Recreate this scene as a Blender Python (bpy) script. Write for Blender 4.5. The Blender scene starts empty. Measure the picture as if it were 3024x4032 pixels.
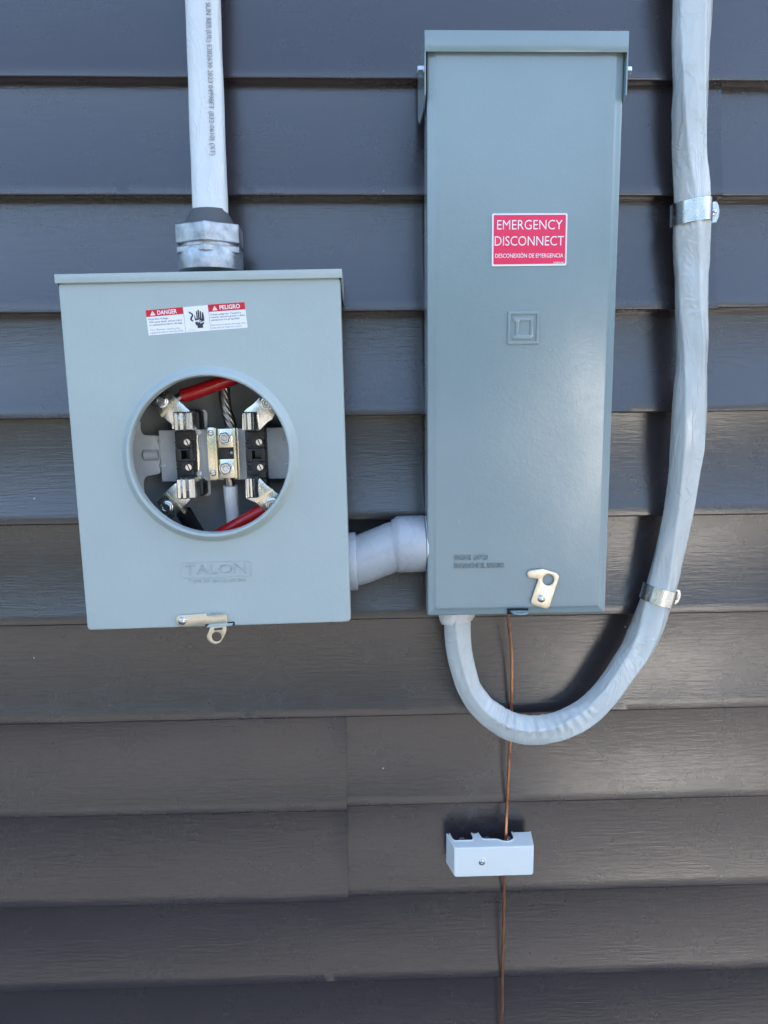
import bpy, bmesh, math, random
from mathutils import Vector, Matrix, noise
random.seed(7)
R = math.radians
scene = bpy.context.scene
COL = scene.collection

# ------------------------------------------------------------------ camera
cr, cu, cf, cp = ((0.99943,-0.03245,-0.00962),(0.0144,0.15041,0.98852),(0.03063,0.98809,-0.15079),(0.0,-0.93675,1.55))
cam_d = bpy.data.cameras.new('camera')
cam = bpy.data.objects.new('camera', cam_d)
COL.objects.link(cam)
cam_d.sensor_fit = 'VERTICAL'
cam_d.sensor_height = 24.0
cam_d.lens = 24.0 * 3027.0 / 4032.0
cam_d.clip_start = 0.02
cam_d.clip_end = 2000.0
cam.matrix_world = Matrix(((cr[0], cu[0], -cf[0], cp[0]), (cr[1], cu[1], -cf[1], cp[1]),
                           (cr[2], cu[2], -cf[2], cp[2]), (0, 0, 0, 1)))
scene.camera = cam

# ------------------------------------------------------------------ sky, sun, exposure
SUN_EL, SUN_AZ = R(36), R(56)          # the sun stands behind the house, to the right
world = bpy.data.worlds.new('World')
scene.world = world
world.use_nodes = True
wn = world.node_tree.nodes
sky = wn.new('ShaderNodeTexSky')
sky.sky_type = 'NISHITA'
sky.sun_disc = False
sky.sun_elevation = SUN_EL
sky.sun_rotation = SUN_AZ
sky.altitude = 100
sky.air_density = 1.0
sky.dust_density = 2.4
sky.ozone_density = 0.7
world.node_tree.links.new(sky.outputs[0], wn['Background'].inputs[0])
wn['Background'].inputs[1].default_value = 0.12
sun_d = bpy.data.lights.new('sun', 'SUN')
sun_d.energy = 4.0
sun_d.angle = R(0.53)
sun_d.color = (1.0, 0.94, 0.85)
sun = bpy.data.objects.new('sun', sun_d)
COL.objects.link(sun)
sdir = Vector((math.sin(SUN_AZ) * math.cos(SUN_EL), math.cos(SUN_AZ) * math.cos(SUN_EL), math.sin(SUN_EL)))
sun.rotation_euler = sdir.to_track_quat('Z', 'Y').to_euler()
sun.location = (6, 8, 9)
vs = scene.view_settings
vs.view_transform = 'Standard'
vs.look = 'None'
vs.gamma = 1.0
vs.use_curve_mapping = False
vs.exposure = 2.7
scene.cycles.max_bounces = 8
scene.cycles.use_denoising = True

# ------------------------------------------------------------------ materials
def mat(name, color, rough=0.5, metal=0.0, spec=0.5, coat=0.0, coat_r=0.1):
    m = bpy.data.materials.new(name)
    m.use_nodes = True
    b = m.node_tree.nodes['Principled BSDF']
    b.inputs['Base Color'].default_value = (*color, 1)
    b.inputs['Roughness'].default_value = rough
    b.inputs['Metallic'].default_value = metal
    b.inputs['Specular IOR Level'].default_value = spec
    b.inputs['Coat Weight'].default_value = coat
    b.inputs['Coat Roughness'].default_value = coat_r
    return m

class NT:
    def __init__(s, m):
        s.m = m; s.t = m.node_tree; s.b = s.t.nodes['Principled BSDF']
        s.tc = s.t.nodes.new('ShaderNodeTexCoord').outputs['Object']
    def n(s, kind, **kw):
        x = s.t.nodes.new(kind)
        for k, v in kw.items(): setattr(x, k, v)
        return x
    def l(s, a, b): s.t.links.new(a, b)
    def mapped(s, scale, loc=(0, 0, 0)):
        x = s.n('ShaderNodeMapping')
        x.inputs['Scale'].default_value = scale
        x.inputs['Location'].default_value = loc
        s.l(s.tc, x.inputs[0]); return x.outputs[0]
    def noise(s, scale=5, detail=4, rough=0.5, co=None, dist=0.0):
        x = s.n('ShaderNodeTexNoise')
        x.inputs['Scale'].default_value = scale
        x.inputs['Detail'].default_value = detail
        x.inputs['Roughness'].default_value = rough
        x.inputs['Distortion'].default_value = dist
        s.l(co if co is not None else s.tc, x.inputs['Vector'])
        return x.outputs[0]
    def ramp(s, fac, stops):
        x = s.n('ShaderNodeValToRGB')
        e = x.color_ramp.elements
        while len(e) < len(stops): e.new(0.5)
        for i, (p, c) in enumerate(stops):
            e[i].position = p
            e[i].color = (c, c, c, 1) if not isinstance(c, tuple) else (*c, 1)
        s.l(fac, x.inputs[0]); return x.outputs[0]
    def math(s, op, a, b=None, c=None):
        x = s.n('ShaderNodeMath', operation=op)
        for i, v in enumerate((a, b, c)):
            if v is None: continue
            if isinstance(v, (int, float)): x.inputs[i].default_value = v
            else: s.l(v, x.inputs[i])
        return x.outputs[0]
    def mix(s, fac, a, b):
        x = s.n('ShaderNodeMix', data_type='RGBA')
        if isinstance(fac, (int, float)): x.inputs[0].default_value = fac
        else: s.l(fac, x.inputs[0])
        for sock, v in ((x.inputs[6], a), (x.inputs[7], b)):
            if isinstance(v, tuple): sock.default_value = (*v, 1)
            else: s.l(v, sock)
        return x.outputs[2]
    def bump(s, h, dist, strength=1.0, prev=None):
        x = s.n('ShaderNodeBump')
        x.inputs['Strength'].default_value = strength
        x.inputs['Distance'].default_value = dist
        s.l(h, x.inputs['Height'])
        if prev is not None: s.l(prev, x.inputs['Normal'])
        return x.outputs[0]
    def set(s, sock, out): s.l(out, s.b.inputs[sock])

def siding_material():
    m = mat('charcoal_vinyl', (0.05, 0.045, 0.045), 0.38, spec=0.88, coat=0.35, coat_r=0.24)
    n = NT(m)
    warp = n.noise(6, 3, 0.5)
    # embossed wood grain: fine, broken, horizontal ridges over the whole board
    g1 = n.noise(1, 3, 0.55, n.mapped((30, 30, 300)), 0.5)
    g2 = n.noise(1, 2, 0.5, n.mapped((75, 75, 560), (3, 1, 2)), 0.4)
    g3 = n.noise(1, 2, 0.5, n.mapped((330, 330, 110), (1, 7, 3)), 0.3)     # short upright nicks
    nick = n.ramp(n.noise(5, 2, 0.5, n.mapped((1, 1, 1), (5, 5, 5))), [(0.45, 0.0), (0.75, 0.35)])
    depth = n.ramp(n.noise(4, 2, 0.5, n.mapped((1, 1, 3), (1, 2, 8))), [(0.3, 0.55), (0.7, 1.0)])
    h = n.math('MULTIPLY', n.ramp(g1, [(0.30, 0), (0.66, 1)]), depth)
    h = n.math('ADD', h, n.math('MULTIPLY', g2, 0.6))
    h = n.math('ADD', h, n.math('MULTIPLY', g3, nick))
    n.set('Normal', n.bump(h, 0.00015, 0.9))
    tone = n.noise(3.5, 4, 0.55, n.mapped((1, 1, 2.5)))
    base = n.mix(n.ramp(tone, [(0.3, 0), (0.7, 1)]), (0.025, 0.0195, 0.0220), (0.030, 0.0240, 0.0268))
    # chalky scuffs and tiny paint chips
    vo = n.n('ShaderNodeTexVoronoi'); vo.inputs['Scale'].default_value = 26
    n.l(n.tc, vo.inputs['Vector'])
    spot = n.ramp(vo.outputs['Distance'], [(0.018, 1), (0.03, 0)])
    rare = n.ramp(n.noise(11, 1, 0.5, n.mapped((1, 1, 1), (9, 2, 4))), [(0.60, 0), (0.61, 1)])
    base = n.mix(n.math('MULTIPLY', spot, rare), base, (0.55, 0.55, 0.54))
    n.set('Base Color', base)
    dust = n.noise(14, 5, 0.65)
    n.set('Roughness', n.ramp(dust, [(0.3, 0.22), (0.75, 0.31)]))
    return m

def paint_material(name, color, rough, peel, smudge=True, coat=0.0, coat_r=0.1):
    m = mat(name, color, rough, spec=0.5, coat=coat, coat_r=coat_r)
    n = NT(m)
    p = n.noise(330, 2, 0.5)
    p2 = n.noise(60, 2, 0.5)
    h = n.math('ADD', p, n.math('MULTIPLY', p2, 1.3))
    n.set('Normal', n.bump(h, peel, 0.6))
    t = n.noise(9, 5, 0.6)
    base = n.mix(n.ramp(t, [(0.3, 0), (0.72, 1)]), tuple(c * 0.965 for c in color), tuple(min(1, c * 1.03) for c in color))
    if smudge:
        st = n.ramp(n.noise(38, 6, 0.7, n.mapped((1, 1, 1), (2, 8, 5)), 1.2), [(0.70, 0), (0.80, 0.5)])
        base = n.mix(st, base, tuple(c * 0.62 for c in color))
    drip = n.ramp(n.noise(1, 4, 0.6, n.mapped((70, 70, 3.5), (6, 1, 3))), [(0.55, 0), (0.8, 0.10)])
    base = n.mix(drip, base, tuple(c * 0.7 + 0.06 for c in color))
    scr = n.ramp(n.noise(1, 3, 0.6, n.mapped((160, 160, 22), (3, 3, 3)), 2.0), [(0.745, 0), (0.77, 0.25)])
    base = n.mix(scr, base, tuple(min(1, c * 0.6) for c in color))
    n.set('Base Color', base)
    r = n.noise(13, 4, 0.6, n.mapped((1, 1, 1), (4, 4, 1)))
    sm = n.ramp(n.noise(34, 3, 0.55, n.mapped((1, 1, 1.6), (7, 4, 9)), 1.5), [(0.56, 0), (0.74, rough * .22)])
    rr_ = n.math('ADD', n.ramp(r, [(0.3, rough * 0.9), (0.75, min(1, rough * 1.25))]), sm)
    n.set('Roughness', rr_)
    if coat > 0: n.set('Coat Roughness', n.math('ADD', n.math('MULTIPLY', sm, 1.2), coat_r))
    return m

def metal_material(name, c1, c2, r1, r2, scale=30, bump=0.0001, stretch=(1, 1, 1)):
    m = mat(name, c1, r1, 1.0)
    n = NT(m)
    co = n.mapped(stretch)
    t = n.noise(scale, 5, 0.62, co)
    n.set('Base Color', n.mix(n.ramp(t, [(0.32, 0), (0.7, 1)]), c1, c2))
    n.set('Roughness', n.ramp(n.noise(scale * 1.7, 4, 0.6, co), [(0.3, r1), (0.72, r2)]))
    n.set('Normal', n.bump(n.noise(scale * 4, 3, 0.6, co), bump, 0.5))
    return m

def jacket_material(name, color, rough, marks=0.35):
    m = mat(name, color, rough, spec=0.5)
    n = NT(m)
    t = n.noise(22, 5, 0.6, n.mapped((1, 1, 0.35)))
    base = n.mix(n.ramp(t, [(0.35, 0), (0.7, 1)]), tuple(c * 0.93 for c in color), tuple(min(1, c * 1.04) for c in color))
    dirt = n.ramp(n.noise(34, 6, 0.72, n.mapped((1, 1, 0.6), (4, 1, 7)), 0.8), [(0.63, 0), (0.76, marks)])
    base = n.mix(dirt, base, (0.36, 0.33, 0.29))
    vo = n.noise(95, 3, 0.6, n.mapped((0.5, 0.5, 1.3), (1, 6, 2)), 1.5)
    base = n.mix(n.ramp(vo, [(0.745, 0), (0.775, 0.75)]), base, (0.12, 0.12, 0.12))
    n.set('Base Color', base)
    n.set('Roughness', n.ramp(t, [(0.3, rough * 0.85), (0.7, rough * 1.3)]))
    h = n.math('ADD', n.noise(70, 3, 0.55, n.mapped((1, 1, 0.35))), n.math('MULTIPLY', n.noise(400, 2, 0.5), 0.15))
    cr_ = n.ramp(n.noise(26, 3, 0.6, n.mapped((1.2, 1, .45), (2, 3, 1)), 1.2), [(0.44, 0), (0.5, 1), (0.56, 0)])
    h = n.math('ADD', h, n.math('MULTIPLY', cr_, 0.5))
    n.set('Normal', n.bump(h, 0.0015, 0.6))
    return m

M = {}
M['siding'] = siding_material()
M['paint_a'] = paint_material('grey_paint_satin', (0.385, 0.452, 0.442), 0.40, 0.00022)
M['paint_b'] = paint_material('grey_paint_gloss', (0.22, 0.29, 0.302), 0.2, 0.00020, smudge=False, coat=0.6, coat_r=0.17)
M['can'] = paint_material('grey_paint_inside', (0.30, 0.32, 0.325), 0.5, 0.0001, smudge=False)
M['zinc'] = metal_material('zinc', (0.70, 0.73, 0.75), (0.52, 0.55, 0.57), 0.16, 0.34, 60)
M['tinned'] = metal_material('tinned_metal', (0.84, 0.84, 0.82), (0.64, 0.63, 0.61), 0.18, 0.34, 45, stretch=(3, 3, 0.6))
M['galv'] = metal_material('galvanised_steel', (0.66, 0.69, 0.70), (0.80, 0.82, 0.83), 0.28, 0.4, 50)
M['galv'].node_tree.nodes['Principled BSDF'].inputs['Metallic'].default_value = 0.05
M['brass'] = metal_material('yellow_zinc', (0.80, 0.72, 0.52), (0.66, 0.61, 0.48), 0.2, 0.38, 40)
M['latch'] = metal_material('yellow_passivated_steel', (0.83, 0.77, 0.62), (0.68, 0.63, 0.53), 0.28, 0.45, 70)
M['cast'] = metal_material('cast_aluminium', (0.27, 0.29, 0.31), (0.56, 0.59, 0.61), 0.36, 0.58, 70, 0.0005)
M['strand'] = metal_material('bare_strand', (0.40, 0.38, 0.35), (0.24, 0.225, 0.21), 0.3, 0.45, 60)
M['copper'] = metal_material('copper', (0.80, 0.38, 0.22), (0.52, 0.22, 0.12), 0.25, 0.42, 60, stretch=(4, 4, 0.5))
M['black'] = mat('black_plastic', (0.016, 0.016, 0.017), 0.45)
M['rubber'] = mat('dark_rubber', (0.085, 0.09, 0.095), 0.6)
M['hole'] = mat('dark_opening', (0.006, 0.006, 0.006), 0.8)
M['red_wire'] = mat('red_insulation', (0.50, 0.012, 0.016), 0.25)
M['black_wire'] = mat('black_insulation', (0.012, 0.012, 0.013), 0.25)
M['white_wire'] = jacket_material('white_insulation', (0.72, 0.73, 0.74), 0.3, 0.15)
M['jacket_a'] = jacket_material('grey_jacket_matt', (0.66, 0.695, 0.69), 0.45, 0.30)
M['jacket_b'] = jacket_material('grey_jacket_gloss', (0.55, 0.58, 0.565), 0.14, 0.25)
M['pvc'] = mat('grey_pvc', (0.38, 0.41, 0.44), 0.24)
n_ = NT(M['pvc']); n_.set('Normal', n_.bump(n_.noise(26, 3, 0.5), 0.0006, 0.5))
n_.set('Roughness', n_.ramp(n_.noise(50, 4, 0.6), [(0.3, 0.18), (0.75, 0.4)]))
M['bridge'] = mat('white_plastic', (0.74, 0.775, 0.75), 0.38)
n_ = NT(M['bridge']); n_.set('Normal', n_.bump(n_.noise(500, 2, 0.5), 0.00015, 0.6))
M['white'] = mat('sticker_white', (0.82, 0.82, 0.82), 0.35)
M['red'] = mat('sticker_red', (0.62, 0.012, 0.03), 0.3)
M['pink'] = mat('sky_washed_red', (0.80, 0.03, 0.10), 0.25)  # base pushed towards pink, holding the sky's reflection on the red
M['ink'] = mat('dark_ink', (0.03, 0.03, 0.04), 0.5)
M['greyink'] = mat('grey_ink', (0.16, 0.17, 0.20), 0.5)
M['print'] = mat('cable_print', (0.27, 0.27, 0.30), 0.55)

# ------------------------------------------------------------------ object helpers
OFF = {}
def link(o): COL.objects.link(o); return o
def thing(name, label, cat, loc, roty=0.0, group=None, local=False):
    o = link(bpy.data.objects.new(name, None))
    o.empty_display_size = 0.02
    o.location = loc
    o.rotation_euler = (0, roty, 0)
    o['label'] = label; o['category'] = cat
    if group: o['group'] = group
    OFF[o.name] = Vector((0, 0, 0)) if local else Vector(loc)
    return o

def finish(me, angle=38):
    for p in me.polygons: p.use_smooth = True
    me.set_sharp_from_angle(angle=R(angle))

def obj(name, bm, m, parent=None, angle=38, kind=None, label=None):
    if isinstance(bm, bmesh.types.BMesh):
        bmesh.ops.recalc_face_normals(bm, faces=bm.faces)
        me = bpy.data.meshes.new(name); bm.to_mesh(me); bm.free()
    else: me = bm
    if parent is not None:
        root = parent
        while root.parent is not None: root = root.parent
        off = OFF.get(root.name, Vector((0, 0, 0)))
        if off.length > 0: me.transform(Matrix.Translation(-off))
    finish(me, angle)
    me.materials.clear(); me.materials.append(M[m] if isinstance(m, str) else m)
    o = link(bpy.data.objects.new(name, me))
    if parent is not None: o.parent = parent
    if kind: o['kind'] = kind
    if label: o['label'] = label
    return o

def weighted(o):
    md = o.modifiers.new('weighted_normal', 'WEIGHTED_NORMAL'); md.keep_sharp = True; md.weight = 80
    return o
def new(): return bmesh.new()
def absorb(bm, src):
    me = bpy.data.meshes.new('tmp'); src.to_mesh(me); src.free()
    bm.from_mesh(me); bpy.data.meshes.remove(me)

def box(bm, x0, x1, y0, y1, z0, z1, bev=0.0, seg=2):
    t = bmesh.new()
    bmesh.ops.create_cube(t, size=1.0)
    for v in t.verts:
        v.co = Vector((x0 + (v.co.x + .5) * (x1 - x0), y0 + (v.co.y + .5) * (y1 - y0), z0 + (v.co.z + .5) * (z1 - z0)))
    if bev > 0: bmesh.ops.bevel(t, geom=t.edges[:], offset=bev, segments=seg, affect='EDGES', profile=0.5)
    absorb(bm, t)

def plate(bm, loops, y0, y1, bev=0.0):
    """flat plate in the wall plane: first loop outline, the others holes; loops hold (x, z) pairs"""
    t = bmesh.new()
    fl, bl, ed = [], [], []
    for lp in loops:
        a = [t.verts.new((p[0], y0, p[-1])) for p in lp]
        b = [t.verts.new((p[0], y1, p[-1])) for p in lp]
        fl.append(a); bl.append(b)
        for i in range(len(a)): ed.append(t.edges.new((a[i], a[(i + 1) % len(a)])))
    r = bmesh.ops.triangle_fill(t, use_beauty=True, use_dissolve=False, edges=ed, normal=(0, -1, 0))
    mp = {}
    for a, b in zip(fl, bl):
        for u, v in zip(a, b): mp[u] = v
    for f in [g for g in r['geom'] if isinstance(g, bmesh.types.BMFace)]:
        t.faces.new([mp[v] for v in reversed(f.verts)])
    for a, b in zip(fl, bl):
        k = len(a)
        for i in range(k): t.faces.new((a[i], a[(i + 1) % k], b[(i + 1) % k], b[i]))
    bmesh.ops.recalc_face_normals(t, faces=t.faces)
    if bev > 0:
        e = [e for e in t.edges if len(e.link_faces) == 2 and e.calc_face_angle(0) > 0.9 and abs(e.verts[0].co.y - e.verts[1].co.y) < 1e-7]
        bmesh.ops.bevel(t, geom=e, offset=bev, segments=2, affect='EDGES', profile=0.5)
    absorb(bm, t)

def circ(cx, cz, r, n=28, rz=None):
    rz = r if rz is None else rz
    return [(cx + r * math.cos(2 * math.pi * i / n), cz + rz * math.sin(2 * math.pi * i / n)) for i in range(n)]

def rrect(x0, x1, z0, z1, r, n=5):
    out = []
    for cx, cz, a0 in ((x1 - r, z1 - r, 0), (x0 + r, z1 - r, 90), (x0 + r, z0 + r, 180), (x1 - r, z0 + r, 270)):
        for i in range(n + 1):
            a = R(a0 + 90 * i / n); out.append((cx + r * math.cos(a), cz + r * math.sin(a)))
    return out

def rounded(pts, r, n=4):
    """round the corners of a closed polygon of (x, z)"""
    P = [Vector((p[0], p[-1])) for p in pts]; out = []
    k = len(P)
    for i in range(k):
        a, b, c = P[i - 1], P[i], P[(i + 1) % k]
        d1, d2 = (a - b), (c - b)
        q = min(r, d1.length * .45, d2.length * .45)
        p1, p2 = b + d1.normalized() * q, b + d2.normalized() * q
        for j in range(n + 1):
            t = j / n
            out.append(tuple((1 - t) ** 2 * p1 + 2 * t * (1 - t) * b + t * t * p2))
    return out

def lathe(bm, prof, origin, axis, n=40, ref=None, cap=True):
    """prof: list of (radius, distance along axis)"""
    ax = Vector(axis).normalized()
    rf = Vector(ref) if ref else (Vector((0, 0, 1)) if abs(ax.z) < .9 else Vector((1, 0, 0)))
    u = (rf - ax * rf.dot(ax)).normalized(); v = ax.cross(u)
    o = Vector(origin); rings = []
    for r, d in prof:
        rings.append([bm.verts.new(o + ax * d + (u * math.cos(2 * math.pi * i / n) + v * math.sin(2 * math.pi * i / n)) * r) for i in range(n)])
    for a, b in zip(rings, rings[1:]):
        for i in range(n): bm.faces.new((a[i], a[(i + 1) % n], b[(i + 1) % n], b[i]))
    if cap:
        bm.faces.new(list(reversed(rings[0]))); bm.faces.new(rings[-1])

def catmull(P, sub):
    out = []
    P = [Vector(p) for p in P]
    for i in range(len(P) - 1):
        a = P[i - 1] if i > 0 else P[0] * 2 - P[1]
        b, c = P[i], P[i + 1]
        d = P[i + 2] if i + 2 < len(P) else c * 2 - b
        for j in range(sub):
            t = j / sub
            out.append(0.5 * ((2 * b) + (c - a) * t + (2 * a - 5 * b + 4 * c - d) * t * t + (3 * b - a - 3 * c + d) * t ** 3))
    out.append(P[-1]); return out

def tube(bm, path, sect, n=32, up=(0, -1, 0), cap=True):
    """sweep: sect(i, theta, s) -> (across, outwards)"""
    up = Vector(up); rings = []; s = 0.0
    for i, p in enumerate(path):
        a = path[max(0, i - 1)]; b = path[min(len(path) - 1, i + 1)]
        if i > 0: s += (p - path[i - 1]).length
        T = (b - a).normalized()
        N = T.cross(up).normalized(); D = N.cross(T).normalized()
        ring = []
        for k in range(n):
            u, w = sect(i, 2 * math.pi * k / n, s)
            ring.append(bm.verts.new(p + N * u + D * w))
        rings.append(ring)
    for a, b in zip(rings, rings[1:]):
        for k in range(n): bm.faces.new((a[k], a[(k + 1) % n], b[(k + 1) % n], b[k]))
    if cap:
        bm.faces.new(list(reversed(rings[0]))); bm.faces.new(rings[-1])
    return rings

def round_sect(r): return lambda i, t, s: (r * math.cos(t), r * math.sin(t))

def hexhead(bm, c, axis, r, h, washer=1.35, turn=0.0):
    """hex head with washer face, chamfered crown and a shallow recess; c on the seat, axis points out"""
    ax = Vector(axis).normalized()
    ref = Vector((math.cos(turn), 0, math.sin(turn))) if abs(ax.y) > .5 else (Vector((0, math.cos(turn), math.sin(turn))) if abs(ax.x) > .5 else Vector((math.cos(turn), math.sin(turn), 0)))
    lathe(bm, [(r * washer, 0), (r * washer, h * .14), (r * 1.02, h * .2)], c, ax, 24)
    lathe(bm, [(r, h * .12), (r, h * .88), (r * .86, h), (r * .55, h), (r * .42, h * .72)], c, ax, 6, ref)

def domehead(bm, c, axis, r, h, n=24):
    lathe(bm, [(r, 0), (r * .98, h * .25), (r * .85, h * .6), (r * .6, h * .86), (r * .3, h * .97), (0.0002, h)], c, axis, n)

_txt = {}
def text_mesh(body, extrude=0.0, bevel=0.0, offset=0.0):
    cu_ = bpy.data.curves.new('t', 'FONT')
    cu_.body = body; cu_.size = 1.0; cu_.extrude = extrude; cu_.bevel_depth = bevel; cu_.offset = offset
    cu_.resolution_u = 3
    o = link(bpy.data.objects.new('t', cu_))
    dg = bpy.context.evaluated_depsgraph_get()
    me = bpy.data.meshes.new_from_object(o.evaluated_get(dg))
    bpy.data.objects.remove(o); bpy.data.curves.remove(cu_)
    return me
def cap_height():
    if 'h' not in _txt:
        me = text_mesh('H'); ys = [v.co.y for v in me.vertices]; _txt['h'] = max(ys) - min(ys)
    return _txt['h']
def text_on(bm, body, bl, br, cap, y, thick=0.00012, bold=0.0, bevel=0.0):
    """lettering fitted between two base-line points (x, z), cap height in metres, face at depth y"""
    me = text_mesh(body, extrude=1.0, bevel=bevel, offset=bold)
    xs = [v.co.x for v in me.vertices]; x0, x1 = min(xs), max(xs)
    A_, B_ = Vector((bl[0], bl[-1])), Vector((br[0], br[-1]))
    d = B_ - A_; w = d.length; d.normalize(); up = Vector((-d.y, d.x))
    zs = [v.co.z for v in me.vertices]; zm = max(abs(z) for z in zs)
    k = cap / cap_height()
    for v in me.vertices:
        p = A_ + d * ((v.co.x - x0) / (x1 - x0) * w) + up * (v.co.y * k)
        v.co = Vector((p.x, y - thick * (v.co.z / zm + 1) * .5, p.y))
    bm.from_mesh(me); bpy.data.meshes.remove(me)

# ------------------------------------------------------------------ setting: ground and house wall
def ground_material():
    m = mat('dry_gravel', (0.36, 0.33, 0.29), 0.9)
    n = NT(m)
    t = n.noise(0.35, 5, 0.6); t2 = n.noise(45, 4, 0.6)
    n.set('Base Color', n.mix(n.math('ADD', n.math('MULTIPLY', t, .6), n.math('MULTIPLY', t2, .4)), (0.13, 0.125, 0.115), (0.21, 0.20, 0.185)))
    n.set('Normal', n.bump(t2, 0.02, 0.8))
    return m
bm = new()
bmesh.ops.create_grid(bm, x_segments=8, y_segments=8, size=400)
g = obj('ground', bm, ground_material())
g['kind'] = 'structure'
dm = mat('strip_grey', (0.06, 0.06, 0.06), 0.85)
n_ = NT(dm); n_.set('Base Color', n_.mix(n_.noise(1.5, 6, 0.65), (0.045, 0.045, 0.045), (0.08, 0.08, 0.078)))
bm = new(); box(bm, -2.0, 2.6, -60, 0, -0.05, 0.012, 0.004)  # unseen slab, added to shape reflections; kept dark to cut sheen
dw = obj('reflection_strip', bm, dm); dw['kind'] = 'structure'
dw.location = (2.4, -9.0, 0); dw.rotation_euler = (0, 0, R(15))

# unseen tree belt, added to darken low reflections: loose leaf sprays over a dark core
bm = new()
def belt_top(a): return 10.5 + 2.6 * noise.noise(Vector((a * 9, 1.0, 0))) + 1.6 * noise.noise(Vector((a * 31, 4.0, 0)))
for i in range(9000):
    a = random.uniform(R(172), R(368)); h = belt_top(a)
    z = h * (1 - random.random() ** 1.7) + random.uniform(-.3, .5); rr_ = random.uniform(38, 44) + 1.5 * noise.noise(Vector((a * 20, z * .5, 2)))
    c = Vector((rr_ * math.cos(a), rr_ * math.sin(a), max(.2, z))); sz = random.uniform(.35, .8)
    u = Vector((random.gauss(0, 1), random.gauss(0, 1), random.gauss(0, 1))).normalized(); v = u.orthogonal().normalized()
    bm.faces.new([bm.verts.new(c + u * sz * p + v * sz * q_ * .7) for p, q_ in ((-1, 0), (-.2, -.6), (1, 0), (-.2, .6))])
prev = None
for i in range(121):
    a = R(172 + 196 * i / 120); h = belt_top(a) * .86
    col_ = [bm.verts.new((45.5 * math.cos(a), 45.5 * math.sin(a), 0)), bm.verts.new((44.6 * math.cos(a), 44.6 * math.sin(a), h * .6)), bm.verts.new((46 * math.cos(a), 46 * math.sin(a), h))]
    if prev: bm.faces.new((prev[0], col_[0], col_[1], prev[1])); bm.faces.new((prev[1], col_[1], col_[2], prev[2]))
    prev = col_
lm = mat('leaf_green', (0.05, 0.07, 0.03), 0.6)
n_ = NT(lm); n_.set('Base Color', n_.mix(n_.noise(.5, 4, .6), (0.03, 0.042, 0.018), (0.075, 0.10, 0.045)))
wd = obj('reflection_trees', bm, lm, None, 20); wd['kind'] = 'stuff'; wd['label'] = 'added belt of green trees, unseen, for dark low reflections'; wd['category'] = 'trees'
fen = thing('reflector_fence', 'added white fence, unseen, for a bright reflection in the tall box', 'fence', (4.3, -9.5, 0), local=True)  # out of view, added so its sunlit white mirrors in the glossy door
fen.rotation_euler = (0, 0, R(180 - 40))
wm = mat('reflector_white', (0.80, 0.80, 0.78), 0.5)
for i in range(26):
    bm = new(); box(bm, -2.6 + i * .2, -2.6 + i * .2 + .193, -.012, .012, .06, 2.0, .003); obj('reflector_board', bm, wm, fen)
for z_ in (.35, 1.7):
    bm = new(); box(bm, -2.62, 2.62, .012, .06, z_, z_ + .09, .004); obj('rail', bm, wm, fen)
wall = thing('house_wall', 'house wall clad in charcoal grey vinyl lap siding behind the meter equipment', 'wall', (0, 0.1, 0))
COURSE = 0.127
LINE0 = 1.9045                       # lower edge of the topmost full course in view
XL, XR = -6.0, 3.6
def xs_for(x0, x1):
    xs = [x0]
    x = -0.72
    while x < 0.76:
        if x0 + .004 < x < x1 - .004: xs.append(x)
        x += 0.012
    xs.append(x1); return xs
def lap_board(x0, x1, zb, zt, proud0=0.0, seed=0):
    """one clapboard course; zb(x), zt(x): lower edge and the edge of the course above"""
    b = new(); xs = xs_for(x0, x1); cols = []
    prof = []
    for i in range(13):
        t = i / 12
        prof.append((0.0190 * (1 - t ** 1.9), t))
    for x in xs:
        lo, hi = zb(x), zt(x) + 0.008
        fade = 1.0 if -0.74 < x < 0.78 else 0.0
        wv = 0.0003 * fade * noise.noise(Vector((x * 5.0, seed * 3.1, 1.7)))
        dz = 0.0002 * fade * noise.noise(Vector((x * 9.0, seed * 5.3, 4.2)))
        c = []
        proud = proud0 * (1 + .8 * math.exp(-abs(x1 - x) / .010)) if proud0 > 0 else 0.0
        c.append((0.0195 - proud, hi + .004))
        for y, t in prof:
            z = hi + (lo + .0022 - hi) * t
            ww = wv * math.sin(t * math.pi) * 1.4 + 0.00015 * fade * noise.noise(Vector((x * 11, z * 30, seed * 2.0)))
            c.append((y - proud + ww, z + dz * t))
        for a in (25, 50, 75, 95):                       # rolled lip
            c.append((0.0018 - 0.0018 * math.cos(R(a)) - proud, lo + .0022 - .0022 * math.sin(R(a)) + dz))
        c.append((0.0090 - proud, lo + .0001 + dz)); c.append((0.0225 - proud, lo + .0008 + dz))
        cols.append([b.verts.new((x, y, z)) for y, z in c])
    for p, r_ in zip(cols, cols[1:]):
        for i in range(len(p) - 1): b.faces.new((p[i], p[i + 1], r_[i + 1], r_[i]))
    for col in (cols[0], cols[-1]):                       # thickness of the cut ends
        back = [b.verts.new((v.co.x, v.co.y + .0013, v.co.z)) for v in col]
        for i in range(len(col) - 1): b.faces.new((col[i], col[i + 1], back[i + 1], back[i]))
    return b
def line(a, b):
    def f(x):
        xx = min(max(x, -0.7), 0.7)
        return a[2] + (b[2] - a[2]) * (xx - a[0]) / (b[0] - a[0])
    return f
def flat(k): return lambda x: LINE0 - k * COURSE
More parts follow.
